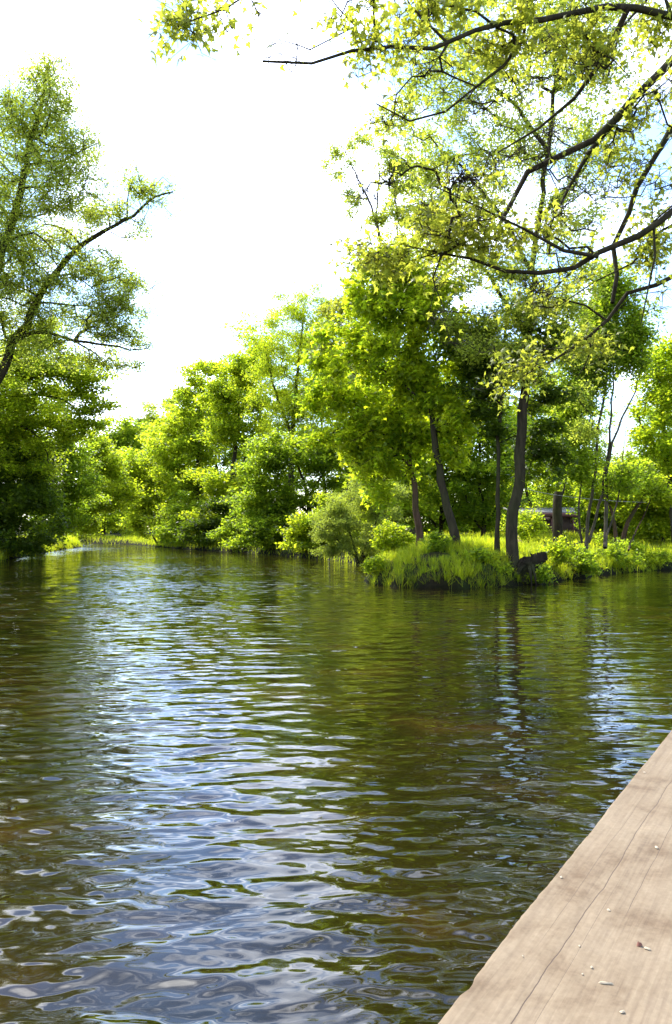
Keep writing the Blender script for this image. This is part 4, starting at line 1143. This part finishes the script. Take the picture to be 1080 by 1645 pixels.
rp = ramp(N, [(0.28, (0.152, 0.110, 0.068)), (0.5, (0.195, 0.145, 0.089)), (0.72, (0.226, 0.172, 0.108))])
L.new(g1.outputs['Fac'], rp.inputs['Fac'])
r2 = ramp(N, [(0.30, (0.55, 0.47, 0.40)), (0.45, (0.93, 0.91, 0.88)), (0.6, (1, 1, 1)), (0.75, (1.12, 1.12, 1.1))])
L.new(g2.outputs['Fac'], r2.inputs['Fac'])
mu = N.new('ShaderNodeMix'); mu.data_type = 'RGBA'; mu.blend_type = 'MULTIPLY'; mu.inputs['Factor'].default_value = 1
L.new(rp.outputs['Color'], mu.inputs[6]); L.new(r2.outputs['Color'], mu.inputs[7])
r3 = ramp(N, [(0.3, (0.86, 0.85, 0.84)), (0.7, (1.08, 1.08, 1.08))])
L.new(g3.outputs['Fac'], r3.inputs['Fac'])
mu2 = N.new('ShaderNodeMix'); mu2.data_type = 'RGBA'; mu2.blend_type = 'MULTIPLY'; mu2.inputs['Factor'].default_value = 1
L.new(mu.outputs[2], mu2.inputs[6]); L.new(r3.outputs['Color'], mu2.inputs[7])
# drying cracks along the grain: across-the-plank coordinate compared with a wandering line
sxy = N.new('ShaderNodeSeparateXYZ'); L.new(mp.outputs[0], sxy.inputs[0])
def mth(op, a_, b_=None, c_=None):
    n_ = N.new('ShaderNodeMath'); n_.operation = op
    for i_, v_ in enumerate((a_, b_, c_)):
        if v_ is None: continue
        if isinstance(v_, (int, float)): n_.inputs[i_].default_value = v_
        else: L.new(v_, n_.inputs[i_])
    return n_.outputs[0]
col_out = mu2.outputs[2]
hgt_out = g1.outputs['Fac']
for (w0, slope, s_lo, s_hi, wd, wob, seed_) in [(.105, .004, -1.5, 2.3, .0014, .020, 0.0), (.19, -.012, .5, 3.4, .0009, .012, 3.1), (.062, .003, .2, 1.5, .0006, .010, 5.3), (.30, .006, 1.15, 1.75, .0006, .012, 7.7), (.135, .0, -.2, .9, .0005, .008, 9.2), (.42, .004, 1.9, 3.6, .0008, .014, 11.0)]:
    cv = N.new('ShaderNodeCombineXYZ'); L.new(sxy.outputs['X'], cv.inputs[0]); cv.inputs[1].default_value = seed_
    wn_ = noise(N, L, 2.2, 4, 0.55, cv.outputs[0])
    cl = mth('ADD', mth('MULTIPLY_ADD', sxy.outputs['X'], slope, w0), mth('MULTIPLY_ADD', wn_.outputs['Fac'], wob * 2, -wob))
    dist = mth('ABSOLUTE', mth('ADD', sxy.outputs['Y'], cl))
    ends = mth('MULTIPLY', mth('MULTIPLY', mth('SUBTRACT', sxy.outputs['X'], s_lo), mth('SUBTRACT', s_hi, sxy.outputs['X'])), 4.0)
    ends.node.use_clamp = True
    wdt = mth('MULTIPLY', ends, wd)
    inside = mth('DIVIDE', mth('SUBTRACT', wdt, dist), wd)
    inside.node.use_clamp = True
    mk = mth('MULTIPLY', inside, 1.6); mk.node.use_clamp = True
    mc = N.new('ShaderNodeMix'); mc.data_type = 'RGBA'
    L.new(mk, mc.inputs['Factor']); L.new(col_out, mc.inputs[6]); mc.inputs[7].default_value = (0.07, 0.045, 0.03, 1)
    col_out = mc.outputs[2]
    hgt_out = mth('SUBTRACT', hgt_out, mth('MULTIPLY', mk, 2.0))
b = N.new('ShaderNodeBsdfPrincipled'); b.inputs['Roughness'].default_value = 0.75; b.inputs['Specular IOR Level'].default_value = 0.25
L.new(col_out, b.inputs['Base Color'])
bp = N.new('ShaderNodeBump'); bp.inputs['Strength'].default_value = 0.3; bp.inputs['Distance'].default_value = 0.003
L.new(hgt_out, bp.inputs['Height']); L.new(bp.outputs[0], b.inputs['Normal'])
L.new(b.outputs[0], out.inputs['Surface'])
M['timber'] = m
wk = tag(empty('timber_walkway', E0 * [1, 1, 0]), 'weathered pale timber walkway beside the river in the bottom right corner', 'walkway')
og = E0 * [1, 1, 0]
make_obj('edge_plank', V, [q, ql, qr, qb], M['timber'], wk, origin=og)
ang = math.atan2(dirv[1], dirv[0])
for k in range(2):
    c = E0 + dirv * 3.0 + side * (width + .012 + .15 + k * .312)
    V, q = box_geo((c[0], c[1], DH - .03), (12.0, .30, .06), ang)
    make_obj('plank', V, q, M['timber'], wk, origin=og)
for k in range(5):
    c = E0 + dirv * (-2.4 + k * 2.6) + side * .62
    V, q = box_geo((c[0], c[1], DH - .23), (.16, 1.2, .175), ang)
    make_obj('cross_beam', V, q, M['brown_wood'], wk, origin=og)
    for wv in (.16, 1.08):
        c2 = E0 + dirv * (-2.4 + k * 2.6) + side * wv
        V, f = tube(np.array([[c2[0], c2[1], -1.2], [c2[0], c2[1], .2], [c2[0], c2[1], DH - .318]]), np.array([.09, .088, .085]), 10, rng, .03)
        make_obj('pile', V, f, M['brown_wood'], wk, smooth=True, origin=og)


# ------------------------------------------------------------------ bits lying on the timber
def on_deck(px, py):
    d = hp * F / (py - HY)
    return np.array([(px - CX) / F * d, d, DH + .003])


def chip(name, p, sx, sy, sz, rz, mat, rng):
    """a flattened crumb of bark or wood"""
    k = 8
    a = np.arange(k) / k * 6.283
    r = rng.uniform(.7, 1.2, k)
    lo = np.column_stack([np.cos(a) * r * sx, np.sin(a) * r * sy, np.zeros(k) - sz * .2])
    hi = lo * [.65, .65, 1] + np.column_stack([np.zeros(k), np.zeros(k), rng.uniform(.6, 1.2, k) * sz])
    V = np.vstack([lo, hi])
    c, s = math.cos(rz), math.sin(rz)
    V = np.column_stack([V[:, 0] * c - V[:, 1] * s, V[:, 0] * s + V[:, 1] * c, V[:, 2]]) + p
    i = np.arange(k)
    q = np.stack([i, (i + 1) % k, (i + 1) % k + k, i + k], 1)
    t = np.array([[k + j for j in range(k)]])
    return make_obj(name, V, [q, t], M[mat], origin=p)


M['chip_pale'] = plain_mat('chip_pale', (0.28, 0.22, 0.14), (0.38, 0.31, 0.21), 40, .8, .2)
M['chip_brown'] = plain_mat('chip_brown', (0.10, 0.03, 0.015), (0.18, 0.06, 0.03), 60, .7, .3)
o = chip('dry_bud', on_deck(1027, 1520), .007, .0045, .006, .4, 'chip_brown', rng)
tag(o, 'small dark red brown bud scale lying on the timber', 'bud')
o = chip('wood_sliver', on_deck(972, 1582), .014, .0022, .003, -.2, 'chip_pale', rng)
tag(o, 'longest pale wood sliver on the timber near the bottom edge', 'sliver')
o = chip('wood_sliver', on_deck(1040, 1526), .008, .003, .003, -.7, 'chip_pale', rng)
tag(o, 'pale flat sliver right beside the dark bud scale', 'sliver')
for px, py, s in [(1055, 1363, .006), (978, 1464, .0045), (931, 1522, .003), (951, 1556, .0035), (902, 1411, .0045), (840, 1538, .0025), (1000, 1628, .005), (936, 1567, .0024), (1035, 1242, .005)]:
    o = chip('wood_crumb', on_deck(px, py), s, s * rng.uniform(.5, .9), s * .5, rng.uniform(0, 3), 'chip_pale', rng)
    tag(o, 'tiny pale crumb scattered on the sunny timber', 'crumb', 'pale crumbs scattered on the timber')
